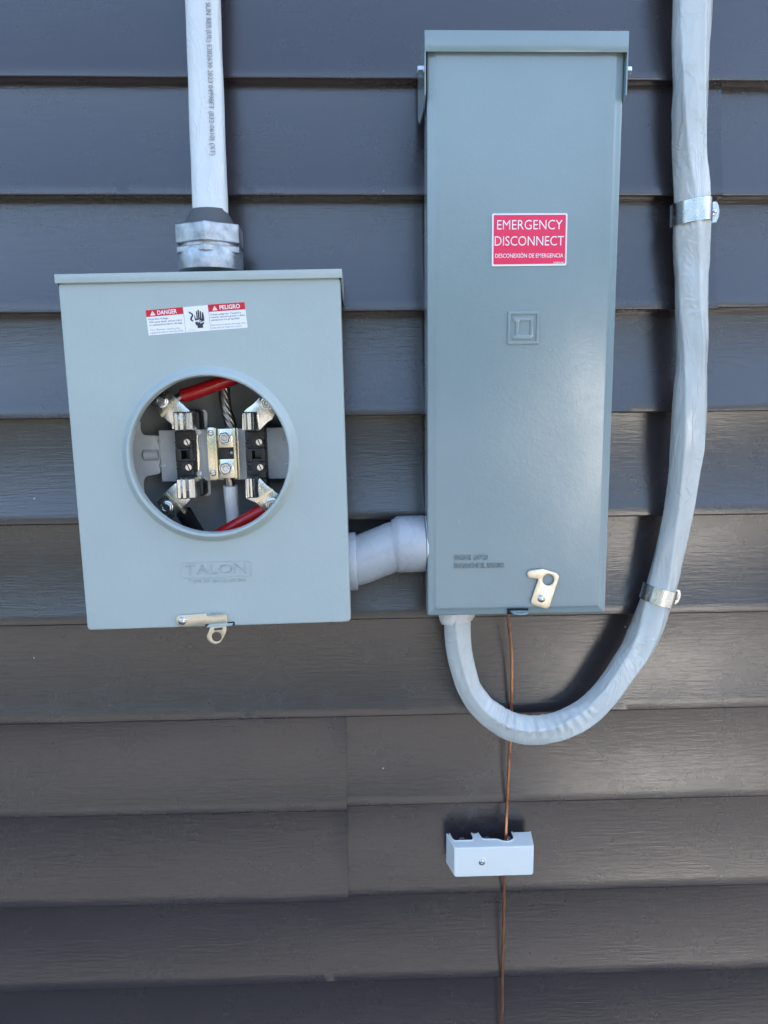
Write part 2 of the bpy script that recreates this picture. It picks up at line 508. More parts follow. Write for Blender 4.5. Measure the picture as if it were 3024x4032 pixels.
LN = {0: line(*((-0.3959,0.0,1.90575),(0.47708,0.0,1.9035))), 3: line(*((-0.4278,0.0,1.5247),(0.50232,0.0,1.52548))), 4: line(*((-0.43852,0.0,1.39666),(0.51091,0.0,1.3968))),
      5: line(*((-0.44914,0.0,1.26972),(0.51935,0.0,1.27037))), 6: line(*((-0.45995,0.0,1.14063),(0.52795,0.0,1.14158))), 9: line(*((-0.49155,0.0,0.76318),(0.55336,-0.0,0.76082)))}
SPLIT = {1: ((0.42927,0.0,1.82577)[0], line(*((-0.40653,0.0,1.77868),(0.42968,0.0,1.77667))), line(*((0.17725,0.0,1.77767),(0.48552,0.0,1.77714)))),
         2: ((0.43003,0.0,1.71167)[0], line(*((-0.4175,0.0,1.64765),(0.43401,0.0,1.64701))), line(*((0.3321,0.0,1.64883),(0.49403,0.0,1.64962)))),
         7: ((-0.02282,0.0,1.08035)[0], line(*((-0.47045,0.0,1.01523),(-0.0233,0.0,1.01334))), line(*((-0.02322,0.0,1.01781),(0.53629,0.0,1.0166)))),
         8: ((-0.02327,0.0,0.9555)[0], line(*((-0.48108,-0.0,0.88825),(-0.02379,-0.0,0.88389))), line(*((-0.02371,0.0,0.88871),(0.54488,0.0,0.88791))))}
def upper(k):
    if k - 1 in LN: return LN[k - 1]
    if k - 1 in SPLIT:
        sx, fa, fb = SPLIT[k - 1]
        return lambda x: max(fa(x), fb(x))
    return flat(k - 1)
seed = 0
for k in range(-26, 13):
    up_ = upper(k)
    if k in SPLIT:
        sx, fa, fb = SPLIT[k]
        seed += 1
        obj('lap_board', lap_board(XL, sx, fa, up_, 0.0032, seed), 'siding', wall, 30)
        seed += 1
        obj('lap_board', lap_board(sx - 0.0105, XR, fb, up_, 0.0, seed), 'siding', wall, 30)
    else:
        seed += 1
        obj('lap_board', lap_board(XL, XR, LN.get(k, flat(k)), up_, 0.0, seed), 'siding', wall, 30)
bm = new(); box(bm, XL + .01, XR - .01, 0.035, 0.24, 0.0, LINE0 + 27 * COURSE); obj('sheathing', bm, mat('sheathing_board', (0.30, 0.25, 0.19), 0.8), wall)
bm = new(); box(bm, XL, XR, 0.012, 0.06, 0.0, LINE0 - 12 * COURSE - .004, 0.004); obj('foundation', bm, mat('concrete', (0.38, 0.37, 0.35), 0.85), wall)
bm = new()
box(bm, XR - .01, XR + .09, -0.012, 0.25, 0.3, LINE0 + 27 * COURSE, 0.004)
obj('corner_trim', bm, 'siding', wall)

# ------------------------------------------------------------------ meter socket
O1 = (-0.1591,0.0,1.4894)
meter = thing('meter_socket', 'square grey meter socket box with round opening showing its terminals', 'meter box', O1, -0.01396, local=True)
CX0, CX1, CZ0, CZ1 = -0.1460, 0.1440, -0.1908, 0.1800
# back can, open at the front
def can(bm, x0, x1, z0, z1, yb, yf, t=0.0016):
    box(bm, x0, x1, yb - t, yb, z0, z1)
    box(bm, x0, x0 + t, yf, yb - t, z0, z1); box(bm, x1 - t, x1, yf, yb - t, z0, z1)
    box(bm, x0 + t, x1 - t, yf, yb - t, z0, z0 + t); box(bm, x0 + t, x1 - t, yf, yb - t, z1 - t, z1)
bm = new(); can(bm, -0.1415, 0.1395, -0.1865, 0.1865, 0.0, -0.1055); obj('back_box', bm, 'can', meter)
# front cover with the raised round flange
bm = new()
HC = (0.0, -0.0018); NH = 96
def rect_loop(inset, y):
    return [(x, y, z) for x, z in rrect(CX0 + inset, CX1 - inset, CZ0 + inset, CZ1 - inset, 0.004, 4)]
outer = [rect_loop(0.0, -0.086), rect_loop(0.0, -0.1075), rect_loop(0.0006, -0.1092), rect_loop(0.0020, -0.1100)]
vr = [[bm.verts.new(p) for p in lp] for lp in outer]
for a, b in zip(vr, vr[1:]):
    for i in range(len(a)): bm.faces.new((a[i], a[(i + 1) % len(a)], b[(i + 1) % len(b)], b[i]))
fl_prof = [(0.0945, -0.1100), (0.0932, -0.1104), (0.0915, -0.1122), (0.0895, -0.1155), (0.0880, -0.1176), (0.0862, -0.1188), (0.0846, -0.1186), (0.0836, -0.1172), (0.0833, -0.1150), (0.0833, -0.1060)]
fr = [[bm.verts.new((HC[0] + r * math.cos(2 * math.pi * i / NH), y, HC[1] + r * math.sin(2 * math.pi * i / NH))) for i in range(NH)] for r, y in fl_prof]
for a, b in zip(fr, fr[1:]):
    for i in range(NH): bm.faces.new((a[i], a[(i + 1) % NH], b[(i + 1) % NH], b[i]))
ed = []
for lp in (vr[-1], fr[0]):
    for i in range(len(lp)):
        e = bm.edges.get((lp[i], lp[(i + 1) % len(lp)])); ed.append(e)
bmesh.ops.triangle_fill(bm, use_beauty=True, use_dissolve=False, edges=ed, normal=(0, -1, 0))
cover = weighted(obj('cover', bm, 'paint_a', meter, 40))
# rain cap along the top, with short side flaps
bm = new()
box(bm, -0.1476, 0.1462, -0.1136, -0.1122, 0.1785, 0.1876, 0.0005)
box(bm, -0.1476, 0.1462, -0.1120, -0.0010, 0.1866, 0.1878, 0.0004)
for x0, x1 in ((-0.1476, -0.1464), (0.1450, 0.1462)):
    t = bmesh.new()
    pts = [(-0.1120, 0.1862), (-0.1120, 0.1795), (-0.095, 0.1690), (-0.060, 0.1640), (-0.002, 0.1640), (-0.002, 0.1862)]
    a = [t.verts.new((x0, y, z)) for y, z in pts]; b = [t.verts.new((x1, y, z)) for y, z in pts]
    t.faces.new(a); t.faces.new(list(reversed(b)))
    for i in range(len(pts)): t.faces.new((a[i], b[i], b[(i + 1) % len(pts)], a[(i + 1) % len(pts)]))
    absorb(bm, t)
obj('rain_cap', bm, 'paint_a', meter)
for px, py in ((692, 1062), (925.5, 1060)):
    pass
for c in ((-0.03033,-0.085,0.19428), (0.03225,-0.085,0.19364), (-0.04108,-0.02,0.20514), (0.0224,-0.02,0.20453)):
    bm = new(); hexhead(bm, (c[0], c[1], 0.1879), (0, 0, 1), 0.0036, 0.0036, 1.25, 0.4); obj('screw', bm, 'zinc', meter)
# right side seam of the can (folded lip)
bm = new(); box(bm, 0.1398, 0.1412, -0.084, -0.079, -0.186, 0.160, 0.0004); obj('side_lip', bm, 'paint_a', meter)

# embossed maker's plate
bm = new()
fo = rounded(((-0.03977,-0.11,-0.11693),(0.03824,-0.11,-0.11678),(0.0379,-0.11,-0.13497),(-0.04036,-0.11,-0.13508)), 0.004)
cxm = sum(p[0] for p in fo) / len(fo); czm = sum(p[1] for p in fo) / len(fo)
fi = [(cxm + (p[0] - cxm) * 0.972, czm + (p[1] - czm) * 0.89) for p in fo]
plate(bm, [fo, fi], -0.1107, -0.1095, 0.0005)
obj('logo_frame', bm, 'paint_a', meter, 25)
def outline_text(bm, body, bl, br_, cap, y, r, rise):
    """embossed outline lettering: a thin rounded rib along every letter edge"""
    cu_ = bpy.data.curves.new('t', 'FONT'); cu_.body = body; cu_.size = 1.0; cu_.resolution_u = 2
    cu_.fill_mode = 'NONE'; cu_.bevel_depth = r / cap * cap_height(); cu_.bevel_resolution = 1
    o = link(bpy.data.objects.new('t', cu_))
    me = bpy.data.meshes.new_from_object(o.evaluated_get(bpy.context.evaluated_depsgraph_get()))
    bpy.data.objects.remove(o); bpy.data.curves.remove(cu_)
    xs = [v.co.x for v in me.vertices]; x0, x1 = min(xs), max(xs)
    zm = max(abs(v.co.z) for v in me.vertices)
    A_, B_ = Vector((bl[0], bl[-1])), Vector((br_[0], br_[-1]))
    d = B_ - A_; w = d.length; d.normalize(); up = Vector((-d.y, d.x)); k = cap / cap_height()
    for v in me.vertices:
        p = A_ + d * ((v.co.x - x0) / (x1 - x0) * w) + up * (v.co.y * k)
        v.co = Vector((p.x, y - rise * v.co.z / zm, p.y))
    bm.from_mesh(me); bpy.data.meshes.remove(me)
bm = new(); outline_text(bm, 'TALON', (-0.03542,-0.11,-0.13097), (0.03311,-0.11,-0.13083), 0.0103, -0.1099, 0.0007, .0008); obj('lettering', bm, 'paint_a', meter, 60)
bm = new(); outline_text(bm, 'TYPE 3R ENCLOSURE', (-0.03216,-0.11,-0.14075), (0.03095,-0.11,-0.14075), 0.0037, -0.1099, 0.0003, .0005); obj('lettering', bm, 'paint_a', meter, 60)

# danger sticker
bm = new(); plate(bm, [rounded(((-0.05848,-0.1103,0.15037),(0.04403,-0.1103,0.15655),(0.04606,-0.1103,0.13054),(-0.05688,-0.1103,0.12466)), 0.0006)], -0.1103, -0.1099); st = obj('warning_sticker', bm, 'white', meter, label='white danger sticker with red headers and a shocked hand')
bm = new()
plate(bm, [((-0.0583,-0.1105,0.15027),(-0.02008,-0.1105,0.15269),(-0.01963,-0.1105,0.14584),(-0.0579,-0.1105,0.14342))], -0.11045, -0.1102)
obj('header', bm, 'red', st)
bm = new()
plate(bm, [((0.00616,-0.1105,0.15462),(0.04406,-0.1105,0.15646),(0.04457,-0.1105,0.1492),(0.00662,-0.1105,0.1473))], -0.11045, -0.1102)
obj('header', bm, 'red', st)
for q4 in (((-0.02001,-0.1105,0.15276),(-0.01974,-0.1105,0.15275),(-0.01808,-0.1105,0.12704),(-0.01835,-0.1105,0.12705)), ((0.00595,-0.1105,0.15449),(0.00622,-0.1105,0.15449),(0.00792,-0.1105,0.12844),(0.00765,-0.1105,0.12845))):
    bm = new(); plate(bm, [q4], -0.11042, -0.1102); obj('divider', bm, 'greyink', st)
bm = new()
plate(bm, [((-0.05138,-0.1105,0.14954),(-0.0483,-0.1105,0.14509),(-0.05381,-0.1105,0.14467)), ((-0.05155,-0.1105,0.14808),(-0.05101,-0.1105,0.14807),(-0.05099,-0.1105,0.14634),(-0.05133,-0.1105,0.14635))], -0.1106, -0.1103)
text_on(bm, 'DANGER', (-0.04628,-0.1106,0.1455), (-0.02599,-0.1106,0.14676), 0.0041, -0.1105, bold=0.025)
obj('lettering', bm, 'white', st); bm = new()
plate(bm, [((0.01288,-0.1105,0.15336),(0.01596,-0.1105,0.14891),(0.0105,-0.1105,0.14855)), ((0.01286,-0.1105,0.1519),(0.01341,-0.1105,0.15189),(0.01345,-0.1105,0.15016),(0.01311,-0.1105,0.15017))], -0.1106, -0.1103)
text_on(bm, 'PELIGRO', (0.01812,-0.1106,0.14945), (0.03921,-0.1106,0.15063), 0.0041, -0.1105, bold=0.025)
obj('lettering', bm, 'white', st)
for ls in ((('Hazardous Voltage.', (-0.0558,-0.1106,0.14011), (-0.03544,-0.1106,0.14122)), ('Will cause death, serious injury', (-0.05546,-0.1106,0.13711), (-0.02132,-0.1106,0.13907)), ('or substantial property damage.', (-0.05532,-0.1106,0.13423), (-0.02109,-0.1106,0.13626))),
           (('Voltaje peligroso. Causar\u00e1 la', (0.00799,-0.1106,0.1436), (0.04009,-0.1106,0.14528)), ('muerte, lesiones graves o da\u00f1o', (0.00811,-0.1106,0.14093), (0.04385,-0.1106,0.14274)), ('substancial a la propiedad.', (0.00835,-0.1106,0.13806), (0.03857,-0.1106,0.13964)))):
    bm = new()
    for s_, a, b in ls: text_on(bm, s_, a, b, 0.0018, -0.1102, bold=0.008)
    obj('lettering', bm, 'ink', st)
for ls in ((('Turn off power supplying this', (-0.05498,-0.1106,0.12935), (-0.02429,-0.1106,0.13078)), ('equipment before working inside.', (-0.05485,-0.1106,0.12627), (-0.0207,-0.1106,0.12836))),
           (('Desconecte el suministro de energ\u00eda a este', (0.00854,-0.1106,0.13297), (0.044,-0.1106,0.13485)), ('equipo antes de trabajar en su interior.', (0.00859,-0.1106,0.1303), (0.04042,-0.1106,0.13178)))):
    bm = new()
    for s_, a, b in ls: text_on(bm, s_, a, b, 0.0018, -0.1102)
    obj('lettering', bm, 'greyink', st)
bm = new()
text_on(bm, '48107704 Rev. F', (-0.01516,-0.1106,0.12865), (-0.00724,-0.1106,0.12902), 0.0010, -0.1102)
obj('lettering', bm, 'greyink', st)
bm = new()
plate(bm, [((-0.00854,-0.1105,0.14382),(-0.00805,-0.1105,0.14414),(-0.00753,-0.1105,0.14253),(-0.00723,-0.1105,0.14079),(-0.00615,-0.1105,0.14063),(-0.00667,-0.1105,0.14784),(-0.00602,-0.1105,0.14849),(-0.00545,-0.1105,0.14781),(-0.00492,-0.1105,0.14074),(-0.00459,-0.1105,0.1406),(-0.00495,-0.1105,0.14927),(-0.00424,-0.1105,0.14992),(-0.00353,-0.1105,0.14924),(-0.00314,-0.1105,0.14097),(-0.00274,-0.1105,0.14083),(-0.00273,-0.1105,0.14789),(-0.00208,-0.1105,0.14854),(-0.00137,-0.1105,0.14786),(-0.0011,-0.1105,0.14093),(-0.0007,-0.1105,0.14079),(-0.00049,-0.1105,0.14665),(9e-05,-0.1105,0.1473),(0.00088,-0.1105,0.14675),(0.00147,-0.1105,0.14301),(0.00162,-0.1105,0.13861),(-0.00284,-0.1105,0.1369),(-0.00119,-0.1105,0.13933),(-0.004,-0.1105,0.13792),(-0.00292,-0.1105,0.14003),(-0.00776,-0.1105,0.1388),(-0.00819,-0.1105,0.14068))], -0.1105, -0.1102)
plate(bm, [((-0.00807,-0.1105,0.137),(-0.00481,-0.1105,0.13807),(-0.00545,-0.1105,0.13648),(-0.00223,-0.1105,0.13788),(-0.00331,-0.1105,0.13577),(0.00154,-0.1105,0.13727),(0.00149,-0.1105,0.13634),(-0.00013,-0.1105,0.13423),(-2e-05,-0.1105,0.13142),(-0.00556,-0.1105,0.13113),(-0.0059,-0.1105,0.13355),(-0.00758,-0.1105,0.13492))], -0.1105, -0.1102)
plate(bm, [((-0.01425,-0.1105,0.14826),(-0.01332,-0.1105,0.14784),(-0.01174,-0.1105,0.14714),(-0.0103,-0.1105,0.14618),(-0.00956,-0.1105,0.14497),(-0.00966,-0.1105,0.14337),(-0.01056,-0.1105,0.14192),(-0.01118,-0.1105,0.14074),(-0.01084,-0.1105,0.13953),(-0.00952,-0.1105,0.13884),(-0.00999,-0.1105,0.13791),(-0.01093,-0.1105,0.13806),(-0.01251,-0.1105,0.13903),(-0.01296,-0.1105,0.14051),(-0.01259,-0.1105,0.1421),(-0.01141,-0.1105,0.14367),(-0.01108,-0.1105,0.1446),(-0.01184,-0.1105,0.14541),(-0.01342,-0.1105,0.14624),(-0.01405,-0.1105,0.14706))], -0.1105, -0.1102)
obj('pictogram', bm, 'ink', st)

# cover latch
bm = new()
arm = rounded(((-0.04807,-0.112,-0.18067),(-0.04699,-0.112,-0.17783),(-0.04389,-0.112,-0.17637),(-0.01496,-0.112,-0.17498),(-0.01411,-0.112,-0.17762),(-0.01163,-0.112,-0.17822),(-0.01131,-0.112,-0.17693),(0.00765,-0.112,-0.17495),(0.00807,-0.112,-0.18568),(0.00729,-0.112,-0.18618),(-0.01188,-0.112,-0.18684),(-0.03868,-0.112,-0.18935),(-0.04368,-0.112,-0.18892),(-0.0472,-0.112,-0.18514)), 0.0012)
plate(bm, [arm], -0.1128, -0.1112, 0.0003)
lat = obj('latch', bm, 'latch', meter)
bm = new(); c = ((-0.04083,-0.1128,-0.1825),)[0]; domehead(bm, (c[0], -0.1126, c[2]), (0, -1, 0), 0.0045, 0.0030); obj('rivet', bm, 'zinc', lat)
bm = new(); p = ((-0.01085,-0.114,-0.17558),(0.00775,-0.114,-0.17463),(0.00782,-0.114,-0.17333),(-0.01077,-0.114,-0.17428))
x0, x1 = p[0][0], p[1][0]
t = bmesh.new(); box(t, x0, x1, -0.1205, -0.1112, p[0][2] - .0012, p[0][2] + .0000, 0.0004)
absorb(bm, t); obj('finger_lip', bm, 'latch', lat)
bm = new()
hasp = rounded(((-0.01197,-0.105,-0.19161),(0.00608,-0.105,-0.19143),(0.00518,-0.105,-0.19855),(0.00261,-0.105,-0.20377),(-0.00184,-0.105,-0.21053),(-0.00707,-0.105,-0.2129),(-0.01259,-0.105,-0.21122),(-0.01615,-0.105,-0.20684),(-0.01677,-0.105,-0.20258),(-0.01439,-0.105,-0.19841)), 0.004)
hc = ((-0.00582,-0.105,-0.20412),(-0.00022,-0.105,-0.20431)); hr = abs(hc[1][0] - hc[0][0])
slot = ((-0.00815,-0.105,-0.19412),(0.00087,-0.105,-0.19363),(0.00098,-0.105,-0.19628),(-0.00821,-0.105,-0.19693))
plate(bm, [hasp, circ(hc[0][0], hc[0][2], hr), [(p[0], p[2]) for p in slot]], -0.1058, -0.1040, 0.0003)
obj('hasp', bm, 'latch', lat)
bm = new()
p = ((-0.01657,-0.1115,-0.18789),(0.01555,-0.1115,-0.18571),(0.01584,-0.1115,-0.18976),(-0.01672,-0.1115,-0.1905))
plate(bm, [p], -0.1106, -0.1098); obj('slot', bm, 'hole', meter)
bm = new()
p = ((-0.01418,-0.1125,-0.18913),(-0.0105,-0.1125,-0.18632),(0.00791,-0.1125,-0.18552),(0.00859,-0.1125,-0.18696),(0.0149,-0.1125,-0.18665),(0.01379,-0.1125,-0.1886),(-0.01346,-0.1125,-0.18968))
t = bmesh.new(); plate(t, [rounded(p, 0.0008)], -0.1172, -0.1108, 0.0006); absorb(bm, t)
obj('slot_tongue', bm, 'paint_a', meter)

# --- inside of the socket
bm = new()                                              # galvanised mounting bar with flared left end
plate(bm, [rounded(((-0.09913,-0.026,0.03653),(-0.0951,-0.026,0.03359),(-0.09612,-0.026,0.02508),(-0.09337,-0.026,0.01789),(-0.07284,-0.026,0.01666),(-0.07583,-0.026,-0.02788),(-0.0939,-0.026,-0.03029),(-0.0967,-0.026,-0.03966),(-0.09639,-0.026,-0.05162),(-0.1009,-0.026,-0.04828),(-0.10801,-0.026,-0.01761),(-0.1058,-0.026,0.01678)), 0.004)], -0.0275, -0.0255, 0.0004)
brk = obj('mounting_bar', bm, 'galv', meter)
bm = new()
a = (-0.0725,-0.034,0.02315); b = (0.08002,-0.034,-0.03632)
box(bm, a[0], b[0], -0.0355, -0.0335, b[2], a[2], 0.0006)
box(bm, a[0], a[0] + .0018, -0.0334, -0.0256, b[2] + .0012, a[2] - .0012, 0.0004)
obj('raised_plate', bm, 'galv', brk)
for c in ((-0.06908,-0.036,0.00987), (-0.06908,-0.036,-0.01774), (0.07521,-0.036,0.00846), (0.07488,-0.036,-0.0194)):
    bm = new(); t = bmesh.new(); bmesh.ops.create_uvsphere(t, u_segments=16, v_segments=10, radius=0.0044)
    bmesh.ops.transform(t, matrix=Matrix.Translation((c[0] - .001, -0.0325, c[2])) @ Matrix.Diagonal((1.25, .9, .8, 1)), verts=t.verts); absorb(bm, t)
    obj('dimple', bm, 'galv', brk)
bm = new(); a = (-0.09391,-0.03,-0.00543); b = (-0.07619,-0.03,-0.00589)
lathe(bm, [(0.0005, -.0005), (0.0045, 0.0), (0.0062, .0015), (0.0062, b[0] - a[0])], (a[0], -0.0285, a[2]), (1, 0, 0), 24); obj('boss', bm, 'galv', brk)
for q4 in (((-0.02836,-0.012,0.04588),(-0.02116,-0.012,0.0457),(-0.01882,-0.012,0.04133),(-0.01982,-0.012,0.02402),(-0.02965,-0.012,0.02426)), ((-0.0311,-0.012,-0.03715),(-0.02016,-0.012,-0.03745),(-0.02006,-0.012,-0.05375),(-0.02272,-0.012,-0.05665),(-0.03151,-0.012,-0.05641))):
    bm = new(); plate(bm, [rounded(q4, 0.003)], -0.018, -0.0165, 0.0004); obj('insulator_tab', bm, 'galv', meter)

def block(p_tl, p_br, wide_right):
    """black moulded jaw block with a window, two screw wells and grooves"""
    x0, z1 = p_tl[0], p_tl[2]; x1, z0 = p_br[0], p_br[2]
    w, h = x1 - x0, z1 - z0
    f = -0.062
    b_ = new()
    rows = [(1.0, .79, 0.0), (.785, .672, .0016), (.668, .645, -.001), (.64, .585, .0012), (.58, .42, 0.0), (.415, .36, .0012), (.355, .332, -.001), (.328, .215, .0016), (.21, 0.0, 0.0)]
    xc = x0 + w * .56; ww = w * .23
    for a, c, d in rows:
        za, zc = z0 + h * a, z0 + h * c
        if .58 >= a > .41 and d == 0.0:
            box(b_, x0, xc - ww, f + d, -0.030, zc, za, .0006); box(b_, xc + ww, x1, f + d, -0.030, zc, za, .0006)
            hh = (za - zc)
            box(b_, xc - ww, xc + ww, f + d, -0.030, za - hh * .18, za, .0005); box(b_, xc - ww, xc + ww, f + d, -0.030, zc, zc + hh * .22, .0005)
        else: box(b_, x0, x1, f + d, -0.030, zc, za, .0006)
    if wide_right:
        box(b_, x1 - .004, x1 + .0075, -0.050, -0.022, z0 + h * .80, z1 + .002, .003); box(b_, x1 - .004, x1 + .0075, -0.050, -0.022, z0 - .002, z0 + h * .19, .003)
    o = obj('jaw_block', b_, 'black', meter)
    for sz in (.655, .355):
        b2 = new(); c = (xc + w * .12, f + .0005, z0 + h * (sz + .0))
        lathe(b2, [(0.0068, -.0002), (0.0068, .0016), (0.0056, .0018), (0.0052, .0006)], (c[0] - .003, f, c[2]), (0, -1, 0), 24)
        obj('screw_well', b2, 'black', o)
        b2 = new(); lathe(b2, [(0.0040, 0), (0.0040, .0024), (0.0035, .0030)], (c[0] + .0012, f - .0002, c[2]), (0, -1, 0), 20)
        s2 = obj('screw', b2, 'tinned', o)
        b2 = new(); t = bmesh.new(); box(t, -.0033, .0033, -.0001, .0003, -.0005, .0005)
        bmesh.ops.transform(t, matrix=Matrix.Translation((c[0] + .0012, f - .0034, c[2])) @ Matrix.Rotation(R(68), 4, 'Y'), verts=t.verts); absorb(b2, t)
        obj('screw_slot', b2, 'hole', s2) if False else absorb_into(s2, b2)
    return o
def absorb_into(o, b2):
    """add the dark slot as a second material of the screw head"""
    t = bmesh.new(); t.from_mesh(o.data); n0 = len(t.faces)
    me = bpy.data.meshes.new('tmp'); b2.to_mesh(me); b2.free(); t.from_mesh(me); bpy.data.meshes.remove(me)
    t.faces.ensure_lookup_table()
    for f_ in t.faces[n0:]: f_.material_index = 1
    t.to_mesh(o.data); t.free()
    o.data.materials.append(M['hole'])
block((-0.04864,-0.062,0.04321), (-0.02927,-0.062,-0.05138), True)
block((0.03017,-0.062,0.04129), (0.05193,-0.062,-0.05365), False)

def jaw(tl, br, arm_pts, bolt, cuts, front=-0.088, turn=0.3, grooves=(.30, .56)):
    """spring jaw: folded upright blades over a diagonal lug plate with a hex bolt"""
    b_ = new(); plate(b_, [rounded(arm_pts, 0.0015)], -0.0660, -0.0635, 0.0004)
    o = obj('terminal_lug', b_, 'tinned', meter)
    x0, z1 = tl[0], tl[2]; x1, z0 = br[0], br[2]; w = x1 - x0
    b_ = new()
    # folded spring blades, seen from the front as rounded ribs with grooves between
    seq = [(0.0, .62), (.04, .9), (.10, 1.0), (grooves[0] - .06, 1.0), (grooves[0], .88), (grooves[0] + .05, .97), (grooves[1] - .06, .98), (grooves[1], .80), (grooves[1] + .06, .95), (grooves[1] + .12, .98), (.93, .80), (1.0, .45)]
    depth = (-.0660) - front
    cols = []
    for u, d in seq:
        x = x0 + w * u; y = -0.0660 - depth * d
        cols.append([b_.verts.new((x, -0.0655, z1)), b_.verts.new((x, y + .0012, z1)), b_.verts.new((x, y, z1 - .0012)), b_.verts.new((x, y, z0 + .0012)), b_.verts.new((x, y + .0012, z0)), b_.verts.new((x, -0.0655, z0))])
    for a, c in zip(cols, cols[1:]):
        for i in range(5): b_.faces.new((a[i], a[i + 1], c[i + 1], c[i]))
    b_.faces.new(cols[0]); b_.faces.new(list(reversed(cols[-1])))
    obj('jaw_blade', b_, 'tinned', o, 30)
    b_ = new(); hexhead(b_, (bolt[0], -0.0662, bolt[2]), (0, -1, 0), 0.0063, 0.0062, 1.2, turn); obj('bolt', b_, 'zinc', o, 25)
    b_ = new()
    for c4 in cuts:
        plate(b_, [c4], -0.0668, -0.0655)
    obj('crimp_line', b_, 'brass', o)
    return o
jaw((-0.04342,-0.088,0.04474), (-0.0214,-0.088,0.02432), ((-0.07132,-0.065,0.05397),(-0.05398,-0.065,0.07066),(-0.04128,-0.065,0.05798),(-0.03045,-0.065,0.0469),(-0.02499,-0.065,0.04067),(-0.02594,-0.065,0.02503),(-0.05015,-0.065,0.02563),(-0.0498,-0.065,0.03108),(-0.05686,-0.065,0.03737)), (-0.05965,-0.066,0.05681),
    [((-0.06175,-0.066,0.04159),(-0.05963,-0.066,0.03883),(-0.04224,-0.066,0.05639),(-0.04398,-0.066,0.05872))])
jaw((0.03262,-0.088,0.04289), (0.04758,-0.088,0.02259), ((0.02904,-0.065,0.04003),(0.03341,-0.065,0.04536),(0.04117,-0.065,0.0506),(0.04973,-0.065,0.05852),(0.06819,-0.065,0.04452),(0.06223,-0.065,0.03376),(0.0566,-0.065,0.03049),(0.04728,-0.065,0.02155),(0.02812,-0.065,0.02203)), (0.05798,-0.066,0.05184),
    [((0.04552,-0.066,0.05322),(0.04697,-0.066,0.05521),(0.06389,-0.066,0.03784),(0.06244,-0.066,0.03583))], turn=.8, grooves=(.28, .66))
jaw((-0.04481,-0.088,-0.02823), (-0.023,-0.088,-0.05087), ((-0.05069,-0.065,-0.03572),(-0.02662,-0.065,-0.0315),(-0.0269,-0.065,-0.04545),(-0.03613,-0.065,-0.05641),(-0.04347,-0.065,-0.06323),(-0.05685,-0.065,-0.07767),(-0.07348,-0.065,-0.05747),(-0.06016,-0.065,-0.04383)), (-0.06184,-0.066,-0.06257),
    [((-0.06289,-0.066,-0.04713),(-0.06083,-0.066,-0.04509),(-0.04489,-0.066,-0.06305),(-0.04682,-0.066,-0.0651))], turn=.5)
jaw((0.03256,-0.088,-0.02924), (0.04492,-0.088,-0.05209), ((0.02904,-0.065,-0.03301),(0.0454,-0.065,-0.03206),(0.05129,-0.065,-0.03921),(0.066,-0.065,-0.05154),(0.06054,-0.065,-0.06477),(0.05111,-0.065,-0.07299),(0.04122,-0.065,-0.0614),(0.02835,-0.065,-0.0547)), (0.05823,-0.066,-0.06287),
    [((0.03872,-0.066,-0.05838),(0.04069,-0.066,-0.06054),(0.06009,-0.066,-0.04633),(0.05852,-0.066,-0.04419))], turn=.1, grooves=(.32, .6))

# neutral block
bm = new()
a, b = (-0.01491,-0.05,0.02577), (-0.00577,-0.05,-0.03398)
box(bm, a[0], b[0], -0.0505, -0.0485, b[2], a[2], 0.0004)
neu = obj('neutral_strip', bm, 'brass', meter)
bm = new()
a, b = (-0.00398,-0.055,0.02612), (-0.00347,-0.055,-0.03392)
box(bm, a[0], b[0], -0.0585, -0.0488, b[2], a[2], 0.0014, 3)
a, b = (0.01755,-0.055,0.02558), (0.01778,-0.055,-0.03351)
box(bm, a[0], b[0], -0.0585, -0.0488, b[2], a[2], 0.0014, 3)
a, b = (0.01976,-0.05,0.02462), (0.0198,-0.05,-0.03368)
box(bm, a[0], b[0], -0.0520, -0.0488, b[2], a[2], 0.0006)
obj('channel_ridge', bm, 'brass', neu)
for tl, br, bolt in (((-0.00059,-0.056,0.02428), (0.0165,-0.056,0.00277), (0.00706,-0.058,0.01396)), ((-0.0003,-0.056,-0.01018), (0.01633,-0.056,-0.03223), (0.0067,-0.058,-0.02054))):
    bm = new(); box(bm, tl[0], br[0], -0.0570, -0.0490, br[2], tl[2], 0.0006); cl = obj('clamp_plate', bm, 'brass', neu)
    bm = new(); hexhead(bm, (bolt[0], -0.0572, bolt[2]), (0, -1, 0), 0.0068, 0.0062, 1.2, .2); obj('bolt', bm, 'zinc', cl, 25)
bm = new(); a, b = (-0.00287,-0.05,0.00287), (0.01579,-0.05,-0.0111)
box(bm, a[0], b[0], -0.0495, -0.0480, b[2], a[2]); obj('gap', bm, 'black', neu)
bm = new(); c = (0.00953,-0.052,-0.00362); domehead(bm, (c[0] + .003, -0.0497, c[2]), (0, -1, 0), 0.0032, .003); obj('wire_end', bm, 'strand', neu)
for c in ((-0.01014,-0.05,0.01953), (-0.00983,-0.05,-0.02651)):
    bm = new(); domehead(bm, (c[0], -0.0505, c[2]), (0, -1, 0), 0.0034, .0010); obj('screw', bm, 'zinc', neu)
bm = new()
a, b = (-0.02811,-0.045,0.02673), (-0.02337,-0.045,-0.0349)
pts = [(a[0], a[2]), (b[0] - .001, a[2] + .001)] + [(b[0] - .0015 * math.sin(i * .9) - .0006 * i, a[2] + (b[2] - a[2]) * i / 8) for i in range(1, 8)] + [(b[0], b[2]), (a[0], b[2])]
plate(bm, [pts], -0.0465, -0.0445, 0.0005)
ns = obj('side_strip', bm, 'brass', meter)
